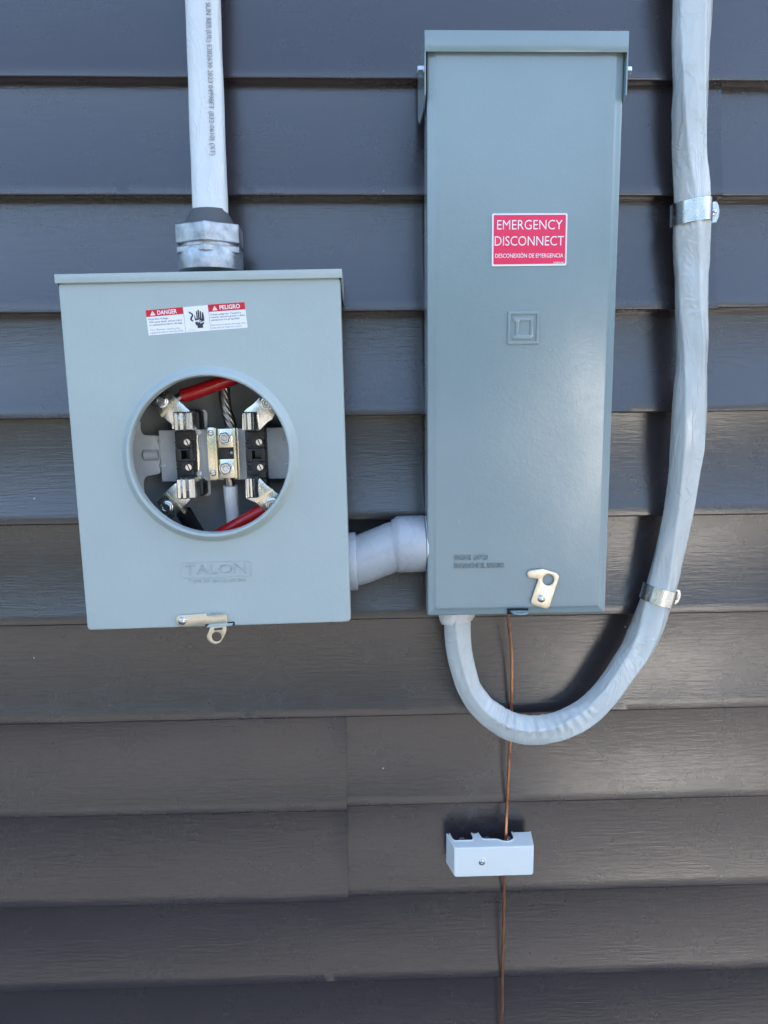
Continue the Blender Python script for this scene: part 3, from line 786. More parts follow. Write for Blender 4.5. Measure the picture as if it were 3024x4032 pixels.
for c in ((-0.02492,-0.046,0.02054), (-0.02665,-0.046,-0.02717)):
    bm = new(); domehead(bm, (c[0], -0.0464, c[2]), (0, -1, 0), 0.0034, .0010); obj('screw', bm, 'galv', ns)

# ------------------------------------------------------------------ conductors inside the socket
def to_world(p):
    th = 0.01396; x, y, z = p
    return Vector((O1[0] + x * math.cos(th) - z * math.sin(th), y, O1[2] + x * math.sin(th) + z * math.cos(th)))
def wire(name, label, pts, r, m, strands=True):
    w = [to_world(p) for p in pts]
    base = w[0]
    t = thing(name, label, 'wire', tuple(base))
    path = catmull(w, 10)
    b_ = new(); tube(b_, path, round_sect(r), 20); obj('insulation', b_, m, t)
    return t, path
def stranded(b_, path, r, turns=60.0, lobes=9):
    def sect(i, th, s):
        k = 1 - .13 * abs(math.sin(lobes * .5 * (th - s * turns)))
        return (r * k * math.cos(th), r * k * math.sin(th))
    tube(b_, path, sect, 54)
t, p_ = wire('red_wire', 'red insulated wire entering the top of the round meter opening', ((-0.03884,-0.058,0.06169),(-0.02512,-0.056,0.06544),(-0.01035,-0.053,0.07056),(0.00311,-0.05,0.0752),(0.01666,-0.047,0.08014),(0.03169,-0.044,0.08507)), 0.0077, 'red_wire')
b_ = new(); stranded(b_, [to_world((-0.04945,-0.06,0.05475)), to_world((-0.04399,-0.059,0.05869)), to_world((-0.03856,-0.058,0.06195))], 0.0052, 20); obj('bare_end', b_, 'strand', t)
t, p_ = wire('red_wire', 'red insulated wire crossing the bottom of the round meter opening', ((0.04792,-0.06,-0.06869),(0.03425,-0.06,-0.07612),(0.01519,-0.058,-0.08661),(-0.00582,-0.054,-0.0982),(-0.02128,-0.05,-0.10791)), 0.0077, 'red_wire')
b_ = new(); stranded(b_, [to_world((0.05713,-0.058,-0.06142)), to_world((0.05298,-0.06,-0.06528)), to_world((0.04749,-0.06,-0.06896))], 0.0052, 20); obj('bare_end', b_, 'strand', t)
t, p_ = wire('black_wire', 'black insulated wire at the lower left of the round meter opening', ((-0.04551,-0.054,-0.06978),(-0.04092,-0.05,-0.08129),(-0.03544,-0.046,-0.0937),(-0.02854,-0.042,-0.10778)), 0.0092, 'black_wire')
b_ = new(); stranded(b_, [to_world((-0.05179,-0.058,-0.05977)), to_world((-0.04836,-0.056,-0.06441)), to_world((-0.045,-0.054,-0.07051))], 0.0052, 20); obj('bare_end', b_, 'strand', t)
t, p_ = wire('white_wire', 'white insulated wire below the neutral terminal in the meter opening', ((0.00797,-0.044,-0.04216),(0.00785,-0.042,-0.05938),(0.00796,-0.038,-0.07738),(0.00746,-0.034,-0.10743)), 0.0082, 'white_wire')
b_ = new(); stranded(b_, [to_world((0.00601,-0.044,-0.0311)), to_world((0.00716,-0.044,-0.03613)), to_world((0.00794,-0.044,-0.04273))], 0.0054, 20); obj('bare_end', b_, 'strand', t)
w = [to_world(p) for p in ((0.0033,-0.036,0.09835),(0.00578,-0.038,0.07892),(0.00612,-0.04,0.06087),(0.00772,-0.042,0.04556),(0.01133,-0.043,0.03154),(0.01229,-0.044,0.02035))]
t = thing('bare_wire', 'twisted bare stranded wire above the neutral terminal in the meter opening', 'wire', tuple(w[0]))
b_ = new(); stranded(b_, catmull(w, 14), 0.0068, 75.0, 9); obj('strands', b_, 'strand', t, 80)

# ------------------------------------------------------------------ cable connector on the meter box
hub = thing('cable_connector', 'cast metal cable connector with hex nut on top of the meter socket', 'connector', tuple((-0.1599,-0.055,1.68614)))
hx = (-0.16012,-0.055,1.68749)[0]; HY = -0.055
z_b, z_t = (-0.1602,-0.055,1.6856)[2] , (-0.1593,-0.055,1.70656)[2]
bm = new(); lathe(bm, [(0.0348, 0), (0.0350, .004), (0.0350, z_t - z_b - .003), (0.0340, z_t - z_b), (0.030, z_t - z_b)], (hx, HY, z_b), (0, 0, 1), 56); obj('hub_body', bm, 'cast', hub)
def hexring(z0, z1, r, ch):
    b_ = bmesh.new()
    lathe(b_, [(r - ch, z0), (r, z0 + ch), (r, z1 - ch), (r - ch, z1)], (hx, HY, 0), (0, 0, 1), 6, (0.04, -1, 0))
    e = [e for e in b_.edges if abs(e.verts[0].co.z - e.verts[1].co.z) > ch * 2]
    bmesh.ops.bevel(b_, geom=e, offset=.0022, segments=2, affect='EDGES', profile=.5)
    return b_
zr0, zr1 = (-0.15051,-0.094,1.70321)[2], (-0.15028,-0.094,1.70858)[2]
zn0, zn1 = (-0.15013,-0.094,1.71214)[2], (-0.14929,-0.094,1.73169)[2]
obj('lock_ring', hexring(zr0 - .0012, zr1, 0.0388, 0.0008), 'cast', hub, 25)
bm = new(); lathe(bm, [(0.0325, zr1 - .002), (0.0325, zn0 + .002)], (hx, HY, 0), (0, 0, 1), 48); obj('thread', bm, 'cast', hub)
obj('hex_nut', hexring(zn0, zn1, 0.0392, 0.0010), 'cast', hub, 25)
bm = new()
zc0 = zn1 - .003; zc1 = (-0.15554,-0.062,1.75038)[2]
pth = [Vector((hx, HY, zc0 + (zc1 - zc0) * t)) for t in (0, .2, .45, .7, .9, 1.0)]
rw = [0.0310, .0285, .0255, .0225, .0200, .0192]; rd_ = [.0300, .0260, .0215, .0175, .0150, .0140]
tube(bm, pth, lambda i, th, s: (rw[i] * math.cos(th), rd_[i] * math.sin(th)), 32); obj('sealing_boot', bm, 'rubber', hub)

# ------------------------------------------------------------------ straight service cable above the meter box
lp = [Vector(p) for p in ((-0.15761,-0.022,2.14738),(-0.15985,-0.025,2.04888),(-0.16096,-0.03,1.97184),(-0.16092,-0.034,1.92462),(-0.16026,-0.038,1.88475),(-0.15994,-0.043,1.83918),(-0.15938,-0.048,1.79864),(-0.15882,-0.052,1.76876),(-0.15849,-0.055,1.74434))]
cab = thing('service_cable', 'straight flat grey service cable with printed text above the meter socket', 'cable', tuple(lp[-1]), group='grey service cables')
path = catmull(lp, 26)
def flat_sect(i, th, s):
    c, sn = math.cos(th), math.sin(th)
    e = 0.62
    u = math.copysign(abs(c) ** e, c); w_ = math.copysign(abs(sn) ** .8, sn)
    hw, hd = 0.0188, 0.0108
    ridge = 0.0007 * math.exp(-((abs(u) - .80) / .10) ** 2) * (1 if sn > 0 else 0)
    nz = 0.0005 * noise.noise(Vector((s * 28, u * 1.4, w_ * 2))) + .0009 * noise.noise(Vector((s * 7, 3.3, u * .5)))
    return (u * (hw + nz), w_ * (hd + nz * .6) - ridge * 0.9 * (0.6 + noise.noise(Vector((s * 50, u, 0)))))
bm = new(); tube(bm, path, flat_sect, 64); obj('jacket', bm, 'jacket_a', cab, 60)
bm = new()
me = text_mesh('600V SUN RES.(UL) E302630 2023 04998FT (032-0610) (XT)', extrude=1.0, offset=-0.012)
xsv = [v.co.x for v in me.vertices]; x0, x1 = min(xsv), max(xsv)
pa, pb = Vector((-0.15685,-0.042,1.9806)), Vector((-0.15535,-0.0575,1.80579))
ch = cap_height(); zmx = max(abs(v.co.z) for v in me.vertices)
for v in me.vertices:
    t_ = (v.co.x - x0) / (x1 - x0)
    p = pa.lerp(pb, t_); d = (pb - pa).normalized(); side = Vector((1, 0, 0))
    side = (side - d * side.dot(d)).normalized()
    p = p + side * ((v.co.y / ch) * .0052)
    # seat it on the cable face
    best = min(path, key=lambda q_: abs(q_.z - p.z))
    p.y = best.y - 0.01085 - .0006 - .0003 * (v.co.z / zmx)
    v.co = p
bm.from_mesh(me); bpy.data.meshes.remove(me)
obj('lettering', bm, 'print', cab)

# ------------------------------------------------------------------ looping service cable on the right
cpx = ((0.36775,-0.0195,2.15513,0.04212),(0.37257,-0.0195,2.05625,0.04182),(0.37652,-0.0195,1.97969,0.04182),(0.37711,-0.0195,1.95161,0.04121),(0.37801,-0.0195,1.92297,0.03939),(0.37977,-0.0195,1.89432,0.03727),(0.3801,-0.0195,1.8651,0.03758),(0.38043,-0.0195,1.83586,0.03667),(0.38115,-0.0195,1.81592,0.03667),(0.38414,-0.0195,1.78617,0.03909),(0.38566,-0.0195,1.76811,0.0397),(0.38727,-0.0195,1.73082,0.04121),(0.38865,-0.0195,1.70388,0.0397),(0.3889,-0.0225,1.67943,0.03655),(0.39003,-0.0245,1.64641,0.03616),(0.39191,-0.0265,1.61636,0.03578),(0.39237,-0.0285,1.58468,0.03421),(0.39208,-0.0295,1.55252,0.03657),(0.39226,-0.0295,1.52513,0.03866),(0.39215,-0.0285,1.48746,0.03871),(0.39053,-0.0275,1.45448,0.03575),(0.3884,-0.0255,1.42063,0.03432),(0.384,-0.0235,1.38662,0.03349),(0.37786,-0.0225,1.35202,0.03353),(0.37131,-0.0215,1.31731,0.03538),(0.358,-0.0235,1.26945,0.03862),(0.35011,-0.0255,1.24962,0.03853),(0.33966,-0.0275,1.22949,0.03635),(0.32987,-0.0295,1.21656,0.03477),(0.31771,-0.0315,1.19907,0.03349),(0.30183,-0.0335,1.17801,0.03372),(0.28187,-0.034,1.1577,0.0346),(0.26149,-0.036,1.14635,0.03511),(0.24067,-0.037,1.13894,0.03478),(0.21667,-0.039,1.13642,0.03529),(0.198,-0.04,1.13833,0.03525),(0.17869,-0.041,1.1449,0.03433),(0.16004,-0.042,1.15738,0.03281),(0.14306,-0.043,1.17334,0.031),(0.12898,-0.044,1.19596,0.0289),(0.12154,-0.045,1.21982,0.02975),(0.11728,-0.046,1.24049,0.0306),(0.1152,-0.047,1.26126,0.03116),(0.11495,-0.048,1.28559,0.03171),(0.11487,-0.048,1.30128,0.03171))
cp4 = [Vector(p[:3]) for p in cpx]
loop = thing('service_cable', 'twisted grey service cable looping under the tall disconnect box', 'cable', tuple(cp4[-1]), group='grey service cables')
SUBD = 22
path2 = catmull(cp4, SUBD)
wid = []
for i in range(len(cpx) - 1):
    for j in range(SUBD):
        t_ = j / SUBD; t_ = t_ * t_ * (3 - 2 * t_)
        wid.append(cpx[i][3] * (1 - t_) + cpx[i + 1][3] * t_)
wid.append(cpx[-1][3])
N2 = len(path2)
def bend_amount(i):
    # how hard the cable is bent in the wall plane (signed curvature)
    a, b, c = path2[max(0, i - 12)], path2[i], path2[min(N2 - 1, i + 12)]
    d1, d2 = (b - a), (c - b)
    if d1.length < 1e-6 or d2.length < 1e-6: return 0.0
    d1.normalize(); d2.normalize()
    return (d1.x * d2.z - d1.z * d2.x)
bends = [bend_amount(i) for i in range(N2)]
def loop_sect(i, th, s):
    hw = wid[i] * .5
    c, sn = math.cos(th), math.sin(th)
    tw = s * 10.5 + 0.5
    hd = hw * .94
    # the jacket is drawn over bundled conductors: soft facets with ridges that wind round the cable
    n_f = 5
    ph = ((th - s * 3.4 + .35 * noise.noise(Vector((s * 6, 2.0, 0)))) % (2 * math.pi / n_f)) - math.pi / n_f
    poly = math.cos(math.pi / n_f) / math.cos(ph)
    k = 1.05 * (.22 + .78 * (poly + .07))
    rid = math.exp(-((abs(ph) - math.pi / n_f) / .10) ** 2)
    k += .035 * rid * (.5 + noise.noise(Vector((s * 9, math.floor((th - s * 3.4) / (2 * math.pi / n_f)), 5.0))))
    k += 0.07 * noise.noise(Vector((s * 13, c * 1.3, sn * 1.3))) + .022 * noise.noise(Vector((s * 42, c * 2.2 + 4, sn * 2.2)))
    # slanting pulled creases
    cre = noise.noise(Vector((s * 22 + sn * 2.6, 7.7, c * .8)))
    k += .09 * max(0.0, cre - .12)
    b = bends[i]
    win = max(0.0, min(1.0, (i - 30.3 * SUBD) / (1.5 * SUBD), (38.6 * SUBD - i) / (1.5 * SUBD)))
    if win > 0:
        inner = max(0.0, (c if b < 0 else -c) + .30) * max(0.0, sn + .35)
        amp = win * inner * (.55 + 1.1 * abs(noise.noise(Vector((s * 31, 1.9, 4.4)))))
        wav = noise.noise(Vector((s * 18, 8.1, 0))) * 2.2
        k += amp * 0.095 * math.sin(s * 2 * math.pi / .0128 + wav * 1.6 + 1.6 * sn)
    # the silhouette keeps the measured width, the relief lives on the front
    ku = 1 + (k - 1) * .48
    return (c * hw * ku, sn * hd * k)
bm = new(); tube(bm, path2, loop_sect, 72); obj('jacket', bm, 'jacket_b', loop, 75)
# torn sheath collar where the cable enters the box
cc = (0.11536,-0.045,1.28154)
bm = new()
def collar_sect(i, th, s):
    rr = 0.0172 + .0040 * i / 3 + .0012 * noise.noise(Vector((math.cos(th) * 3, math.sin(th) * 3, i)))
    return (rr * math.cos(th) * 1.06, rr * .8 * math.sin(th))
tube(bm, [Vector((0.11498,-0.048,1.28023)), Vector((0.11466,-0.048,1.28213)), Vector((0.11404,-0.048,1.28435)), Vector((0.11339,-0.048,1.29347))], collar_sect, 40)
obj('entry_collar', bm, 'white_wire', loop, 60)

# ------------------------------------------------------------------ cable straps
def strap(i_near, label, length, tab, skew):
    """one-hole metal strap bent over the cable; i_near: index on the cable path"""
    p = path2[i_near]; T = (path2[i_near + 4] - path2[i_near - 4]).normalized()
    if T.z > 0: T = -T
    N = Vector((0, -1, 0)).cross(T).normalized()
    if N.x < 0: N = -N
    N = (N + T * skew).normalized()
    D = Vector((0, -1, 0))
    hw, hd = wid[i_near] * .5 * 1.03, wid[i_near] * .5 * .94 * 1.05
    wall_d = p.y - 0.0035                       # distance from the cable axis back to the siding
    pr = []
    for a in range(205, -1, -6):
        th = R(a); pr.append((math.cos(th) * (hw + .0012), math.sin(th) * (hd + .0012)))
    pr = [q_ for q_ in pr if q_[1] > -hd * .55]
    pr.append((hw + .0014, -hd * .4)); pr.append((hw + .0016, p.y - .002))
    pr.append((hw + .0030, p.y + .0)); pr.append((hw + .005, p.y + .0004)); 
    base = p + N * (hw + .009) ; base.y = -.0005
    t = thing('cable_strap', label, 'strap', tuple(base), group='metal straps holding the looping cable')
    b_ = new(); rows = []
    half = length * .5
    for e in (-1, 1):
        for th_ in (0, 1):
            row = []
            for j, (u, w_) in enumerate(pr):
                a = pr[max(0, j - 1)]; c = pr[min(len(pr) - 1, j + 1)]
                tx, tz = c[0] - a[0], c[1] - a[1]; l_ = math.hypot(tx, tz) or 1
                nx, nz = -tz / l_, tx / l_
                off = .0013 * th_
                trim = half * (1 - .35 * max(0, 1 - j / 3.0) ** 2)
                row.append(b_.verts.new(p + N * (u + nx * off) + D * (w_ + nz * off) + T * (e * trim)))
            rows.append(row)
    for a, c in ((0, 1), (1, 3), (3, 2), (2, 0)):
        for j in range(len(pr) - 1): b_.faces.new((rows[a][j], rows[a][j + 1], rows[c][j + 1], rows[c][j]))
    for j in (0, -1): b_.faces.new((rows[0][j], rows[1][j], rows[3][j], rows[2][j]))
    band = obj('band', b_, 'zinc', t, 40)
    # flat ear against the siding
    b_ = new()
    ear = [(hw + .003, half), (hw + tab - .002, half * .95), (hw + tab + .0006, half * .55), (hw + tab + .0016, 0), (hw + tab + .0006, -half * .55), (hw + tab - .002, -half * .95), (hw + .003, -half)]
    pts = [p + N * u + T * v for u, v in ear]
    yo = -0.0012
    f = [b_.verts.new((q_.x, yo - .0014, q_.z)) for q_ in pts]; k_ = [b_.verts.new((q_.x, yo, q_.z)) for q_ in pts]
    b_.faces.new(f); b_.faces.new(list(reversed(k_)))
    for j in range(len(f)): b_.faces.new((f[j], f[(j + 1) % len(f)], k_[(j + 1) % len(f)], k_[j]))
    obj('ear', b_, 'zinc', t)
    b_ = new(); sc = p + N * (hw + tab * .66); sc.y = yo - .0014
    domehead(b_, sc, (0, -1, 0), 0.0048, .0022)
    s_o = obj('screw', b_, 'zinc', t)
    b2 = new()
    for an in (25, 115):
        t2 = bmesh.new(); box(t2, -.0021, .0021, -.0001, .0003, -.00035, .00035)
        bmesh.ops.transform(t2, matrix=Matrix.Translation(Vector(sc) - OFF[t.name] + Vector((0, -.0022, 0))) @ Matrix.Rotation(R(an), 4, 'Y'), verts=t2.verts); absorb(b2, t2)
    absorb_into(s_o, b2)
    return t
def nearest(pt):
    pt = Vector(pt); return min(range(8, N2 - 8), key=lambda i: (path2[i] - pt).length)
strap(nearest((0.38643,-0.0195,1.75303)), 'zinc strap high up on the looping cable, beside the disconnect box', 0.0245, 0.0190, -0.10)
strap(nearest((0.37075,-0.0215,1.30149)), 'zinc strap low down where the cable starts its loop', 0.0200, 0.0175, 0.02)

# ------------------------------------------------------------------ disconnect enclosure
DX0, DX1, DZ0, DZ1 = 0.0750, 0.2802, 1.2992, 1.9100
disc = thing('disconnect_box', 'tall narrow glossy grey disconnect box with red emergency sticker', 'electrical box', ((DX0 + DX1) / 2, 0, DZ0))
bm = new(); can(bm, DX0 + .0045, DX1 - .0045, DZ0 + .0175, 1.9125, 0.0, -0.0690); obj('back_box', bm, 'paint_b', disc)
# door: shallow pan with a sloping rolled border
bm = new()
loops = []
def dl(i, y, r): return [(x, y, z) for x, z in rrect(DX0 + i, DX1 - i, DZ0 + i, DZ1 - i, r, 4)]
for i, y, r in ((0.0016, -.0645, .002), (0.0, -.0655, .002), (0.0, -.0850, .002), (.0004, -.0862, .002), (.0014, -.0870, .002), (.0030, -.0873, .002), (.0062, -.0880, .002), (.0076, -.0886, .0025), (.0088, -.0892, .003), (.0102, -.0896, .003)):
    loops.append([bm.verts.new(p) for p in dl(i, y, r)])
for a, b in zip(loops, loops[1:]):
    for i in range(len(a)): bm.faces.new((a[i], a[(i + 1) % len(a)], b[(i + 1) % len(b)], b[i]))
# gently oil-canned face: fan of a grid
nx_, nz_ = 26, 70
ix0, ix1, iz0, iz1 = DX0 + .0102, DX1 - .0102, DZ0 + .0102, DZ1 - .0102
ed = [bm.edges.get((loops[-1][i], loops[-1][(i + 1) % len(loops[-1])])) for i in range(len(loops[-1]))]
grid = {}
g0x, g1x, g0z, g1z = ix0 + .006, ix1 - .006, iz0 + .006, iz1 - .006
for i in range(nx_ + 1):
    for j in range(nz_ + 1):
        u, v = i / nx_, j / nz_
        x, z = g0x + (g1x - g0x) * u, g0z + (g1z - g0z) * v
        e = min(1, min(u, 1 - u) * 5, min(v, 1 - v) * 12)
        y = -.0896 - e * (0.00085 * noise.noise(Vector((x * 9, z * 7, .6))) + .0004)
        grid[i, j] = bm.verts.new((x, y, z))
for i in range(nx_):
    for j in range(nz_): bm.faces.new((grid[i, j], grid[i + 1, j], grid[i + 1, j + 1], grid[i, j + 1]))
ring = [grid[i, 0] for i in range(nx_)] + [grid[nx_, j] for j in range(nz_)] + [grid[i, nz_] for i in range(nx_, 0, -1)] + [grid[0, j] for j in range(nz_, 0, -1)]
ed += [bm.edges.get((ring[i], ring[(i + 1) % len(ring)])) for i in range(len(ring))]
bmesh.ops.triangle_fill(bm, use_beauty=True, use_dissolve=False, edges=ed, normal=(0, -1, 0))
door = weighted(obj('door', bm, 'paint_b', disc, 50))
# rain hood
bm = new()
box(bm, 0.0720, 0.2817, -0.0948, -0.0934, 1.8949, 1.9152, .0005)
box(bm, 0.0720, 0.2817, -0.0932, 0.0, 1.9140, 1.9154, .0005)
for x0, x1 in ((0.0720, 0.0733), (0.2804, 0.2817)):
    t = bmesh.new()
    pts = [(-0.0932, 1.9136), (-0.0946, 1.8945), (-0.0940, 1.8540), (-0.0800, 1.8460), (-0.0300, 1.8460), (-0.002, 1.8600), (-0.002, 1.9136)]
    a = [t.verts.new((x0, y, z)) for y, z in pts]; b = [t.verts.new((x1, y, z)) for y, z in pts]
    t.faces.new(a); t.faces.new(list(reversed(b)))
    for i in range(len(pts)): t.faces.new((a[i], b[i], b[(i + 1) % len(pts)], a[(i + 1) % len(pts)]))
    absorb(bm, t)
obj('rain_hood', bm, 'paint_b', disc)
for x, ax in ((0.0719, (-1, 0, 0)), (0.2818, (1, 0, 0))):
    bm = new(); hexhead(bm, (x, -0.084, 1.8815), ax, 0.0042, 0.0065, 1.25, .3); obj('bolt', bm, 'zinc', disc)
bm = new(); lathe(bm, [(0.010, 0), (.010, .001), (0.0085, .0014)], (0.0794, -0.035, 1.37), (-1, 0, 0), 24); obj('knockout', bm, 'paint_b', disc)
bm = new(); lathe(bm, [(0.010, 0), (.010, .001), (0.0085, .0014)], (0.0794, -0.035, 1.455), (-1, 0, 0), 24); obj('knockout', bm, 'paint_b', disc)
FD = -0.0905
# emergency sticker
bm = new(); plate(bm, [rounded(((0.14348,-0.0906,1.73806),(0.22375,-0.0906,1.7381),(0.22393,-0.0906,1.68476),(0.14377,-0.0906,1.68424)), 0.0016)], -0.0912, -0.0900); st2 = obj('emergency_sticker', bm, 'white', disc, label='red sticker with white border and emergency lettering')
bm = new(); plate(bm, [rounded(((0.14525,-0.0908,1.73647),(0.22219,-0.0908,1.73659),(0.22234,-0.0908,1.68671),(0.14536,-0.0908,1.68602)), 0.0010)], -0.09135, -0.0910); obj('panel', bm, 'pink', st2)
bm = new()
text_on(bm, 'EMERGENCY', ((0.14894,-0.0912,1.72174),)[0], ((0.21854,-0.0912,1.72176),)[0], 0.0096, -0.09132, bold=-0.006)
text_on(bm, 'DISCONNECT', ((0.14653,-0.0912,1.70531),)[0], ((0.22044,-0.0912,1.70535),)[0], 0.0096, -0.09132, bold=-0.006)
text_on(bm, 'DESCONEXI\u00d3N DE EMERGENCIA', ((0.14717,-0.0912,1.69294),)[0], ((0.2201,-0.0912,1.69303),)[0], 0.0041, -0.09132, bold=0.004)
text_on(bm, 'GDEE3166', ((0.20987,-0.0912,1.68693),)[0], ((0.22058,-0.0912,1.68696),)[0], 0.0016, -0.09132, bold=0.01)
obj('lettering', bm, 'white', st2)
# embossed square emblem with a letter D
bm = new()
def sbl(pts, r):
    return rounded(pts, r)
o_ = sbl(((0.16154,-0.0906,1.63741),(0.1959,-0.0906,1.63752),(0.19613,-0.0906,1.60262),(0.16139,-0.0906,1.60255)), .0015); i_ = sbl(((0.16491,-0.0906,1.63434),(0.19297,-0.0906,1.63441),(0.19272,-0.0906,1.60605),(0.16434,-0.0906,1.60602)), .0012)
plate(bm, [o_, i_], -0.0917, -0.0895, .0006)
o_ = sbl(((0.16712,-0.0906,1.63047),(0.16877,-0.0906,1.63127),(0.19004,-0.0906,1.63129),(0.1901,-0.0906,1.61135),(0.18749,-0.0906,1.6082),(0.16714,-0.0906,1.60811),(0.1671,-0.0906,1.61095),(0.17008,-0.0906,1.6123),(0.17003,-0.0906,1.62563),(0.16734,-0.0906,1.62766)), .0009)
i_ = sbl(((0.17465,-0.0906,1.62737),(0.18629,-0.0906,1.62737),(0.18591,-0.0906,1.61275),(0.17424,-0.0906,1.61251)), .0009)
plate(bm, [o_, i_], -0.0915, -0.0895, .0005)
obj('emblem', bm, 'paint_b', door, 25)
bm = new()
outline_text(bm, 'ENGAGE  LATCH', (0.1048,-0.0906,1.36495), (0.1428,-0.0906,1.36461), 0.0057, -0.0905, .00024, .0003)
outline_text(bm, 'ENGANCHE EL SEGURO', (0.10484,-0.0906,1.35557), (0.16197,-0.0906,1.35518), 0.0057, -0.0905, .00024, .0003)
obj('lettering', bm, 'paint_b', door, 20)
# swivel latch plate
bm = new()
lo = rounded(((0.18702,-0.0925,1.34913),(0.18964,-0.0925,1.3518),(0.20451,-0.0925,1.35378),(0.22145,-0.0925,1.34822),(0.22407,-0.0925,1.3445),(0.21354,-0.0925,1.30941),(0.21043,-0.0925,1.30687),(0.19419,-0.0925,1.31187),(0.19221,-0.0925,1.31595),(0.20036,-0.0925,1.34203),(0.18901,-0.0925,1.34334)), .0016)
hh = ((0.21155,-0.0925,1.34087),(0.21817,-0.0925,1.34075))
plate(bm, [lo, circ(hh[0][0], hh[0][2], abs(hh[1][0] - hh[0][0]))], -0.0940, -0.0918, .0004)
lt = obj('latch_plate', bm, 'latch', disc)
bm = new(); c = ((0.20411,-0.094,1.3192),)[0]; domehead(bm, (c[0], -0.0938, c[2]), (0, -1, 0), 0.0046, .0034); obj('rivet', bm, 'zinc', lt)
# hasp tongue through its slot
bm = new(); p = ((0.16638,-0.0905,1.30713),(0.19014,-0.0905,1.30669),(0.19026,-0.0905,1.30018),(0.16648,-0.0905,1.30063)); plate(bm, [p], -0.0909, -0.0878); obj('slot', bm, 'hole', disc)
a = ((0.16838,-0.091,1.30432),(0.19183,-0.091,1.30387)); zt = a[0][2]
bm = new()
t = bmesh.new()
xm0, xm1 = a[0][0], a[1][0] - .002
pl = [(xm0, -.0880), (xm0 + .0015, -.0975)] + [(xm0 + .0015 + (xm1 - xm0 - .003) * (1 - math.cos(R(q_))) / 2, -.0975 - .0075 * math.sin(R(q_))) for q_ in range(15, 180, 15)] + [(xm1, -.0975), (xm1 + .001, -.0880)]
hol = circ((xm0 + xm1) / 2, -.0985, .0042, 18, .0030)
plate(t, [[(x, z) for x, z in pl], hol], 0.0, 0.0018, .0004)
bmesh.ops.transform(t, matrix=Matrix.Translation((0, 0, zt + .0008)) @ Matrix(((1, 0, 0, 0), (0, 0, 1, 0), (0, -1, 0, 0), (0, 0, 0, 1))), verts=t.verts)
absorb(bm, t); obj('hasp', bm, 'paint_b', disc)

# ------------------------------------------------------------------ PVC offset between the two boxes
pvc = thing('pvc_conduit', 'short grey plastic conduit elbow joining the two boxes', 'conduit', tuple((0.01437,-0.055,1.36633)))
ca, cb = Vector((-0.01666,-0.055,1.35713)), Vector((-0.00506,-0.055,1.35755))
bm = new(); ax = (cb - ca); L_ = ax.length
lathe(bm, [(0.0330, -.004), (0.0338, L_ * .2), (0.0342, L_ * .9), (0.0336, L_), (0.029, L_ + .0003)], ca, ax, 56); obj('collar', bm, 'pvc', pvc)
pa = [Vector(p) for p in ((-0.01101,-0.055,1.35734),(-0.00595,-0.055,1.35787),(0.0054,-0.055,1.36162),(0.01734,-0.055,1.36628),(0.02928,-0.055,1.37093),(0.03823,-0.055,1.37442),(0.04567,-0.055,1.37642))]
bm = new(); tube(bm, catmull(pa, 8), round_sect(0.0288), 56); obj('elbow', bm, 'pvc', pvc)
ba, bb = Vector((0.03676,-0.055,1.37686)), Vector((0.07454,-0.055,1.37747))
ax = bb - ba; L_ = ax.length
bm = new(); lathe(bm, [(0.0288, -.0005), (0.0300, .0025), (0.0324, .0052), (0.0331, .0085), (0.0332, L_ - .002), (0.0326, L_ - .0006), (0.0300, L_)], ba, ax, 64); obj('bell', bm, 'pvc', pvc)
bm = new(); lathe(bm, [(0.0325, -.0012), (0.0325, .0006), (.029, .001)], bb + ax.normalized() * .0015, ax, 40); obj('locknut', bm, 'galv', pvc)

# ------------------------------------------------------------------ grounding wire
gw = [Vector(p) for p in ((0.17725,-0.03,1.30151),(0.17921,-0.026,1.28432),(0.18077,-0.022,1.27341),(0.18467,-0.015,1.2522),(0.18797,-0.01,1.22661),(0.18939,-0.008,1.20241),(0.18948,-0.008,1.17535),(0.18955,-0.008,1.14978),(0.18863,-0.008,1.10328),(0.1878,-0.007,1.08365),(0.1872,-0.007,1.05735),(0.18629,-0.007,1.02907),(0.18545,-0.008,1.00471),(0.18406,-0.012,0.97847),(0.18327,-0.013,0.95029),(0.18328,-0.01,0.91846),(0.18404,-0.007,0.88021),(0.18388,-0.007,0.84287),(0.18332,-0.007,0.80893),(0.18355,-0.007,0.76696),(0.18368,-0.007,0.73224),(0.18397,-0.007,0.68539),(0.18492,-0.007,0.58975),(0.1868,-0.007,0.42438))]
gnd = thing('grounding_wire', 'thin bare copper wire running down the siding through the white clamp cover', 'wire', tuple(gw[-1]))
bm = new()
def cu_sect(i, th, s):
    k = 1 - .16 * abs(math.sin(3.5 * (th - s * 45)))
    return (.00205 * k * math.cos(th), .00205 * k * math.sin(th))
tube(bm, catmull(gw, 16), cu_sect, 28); obj('strand', bm, 'copper', gnd, 70)

# ------------------------------------------------------------------ bonding clamp cover
BX0, BX1, BZ0, BZ1 = 0.1132, 0.2158, 0.9371, 0.9775
br = thing('bonding_clamp', 'small white plastic bonding clamp cover on the lower siding', 'clamp', ((BX0 + BX1) / 2, 0, BZ0))
bm = new()
FY, BY = -0.0360, -0.0030
def quad_box(bm, f, k):
    """loft between a front and a back outline"""
    a = [bm.verts.new(p) for p in f]; b = [bm.verts.new(p) for p in k]
    for i in range(len(a)): bm.faces.new((a[i], a[(i + 1) % len(a)], b[(i + 1) % len(b)], b[i]))
    return a, b
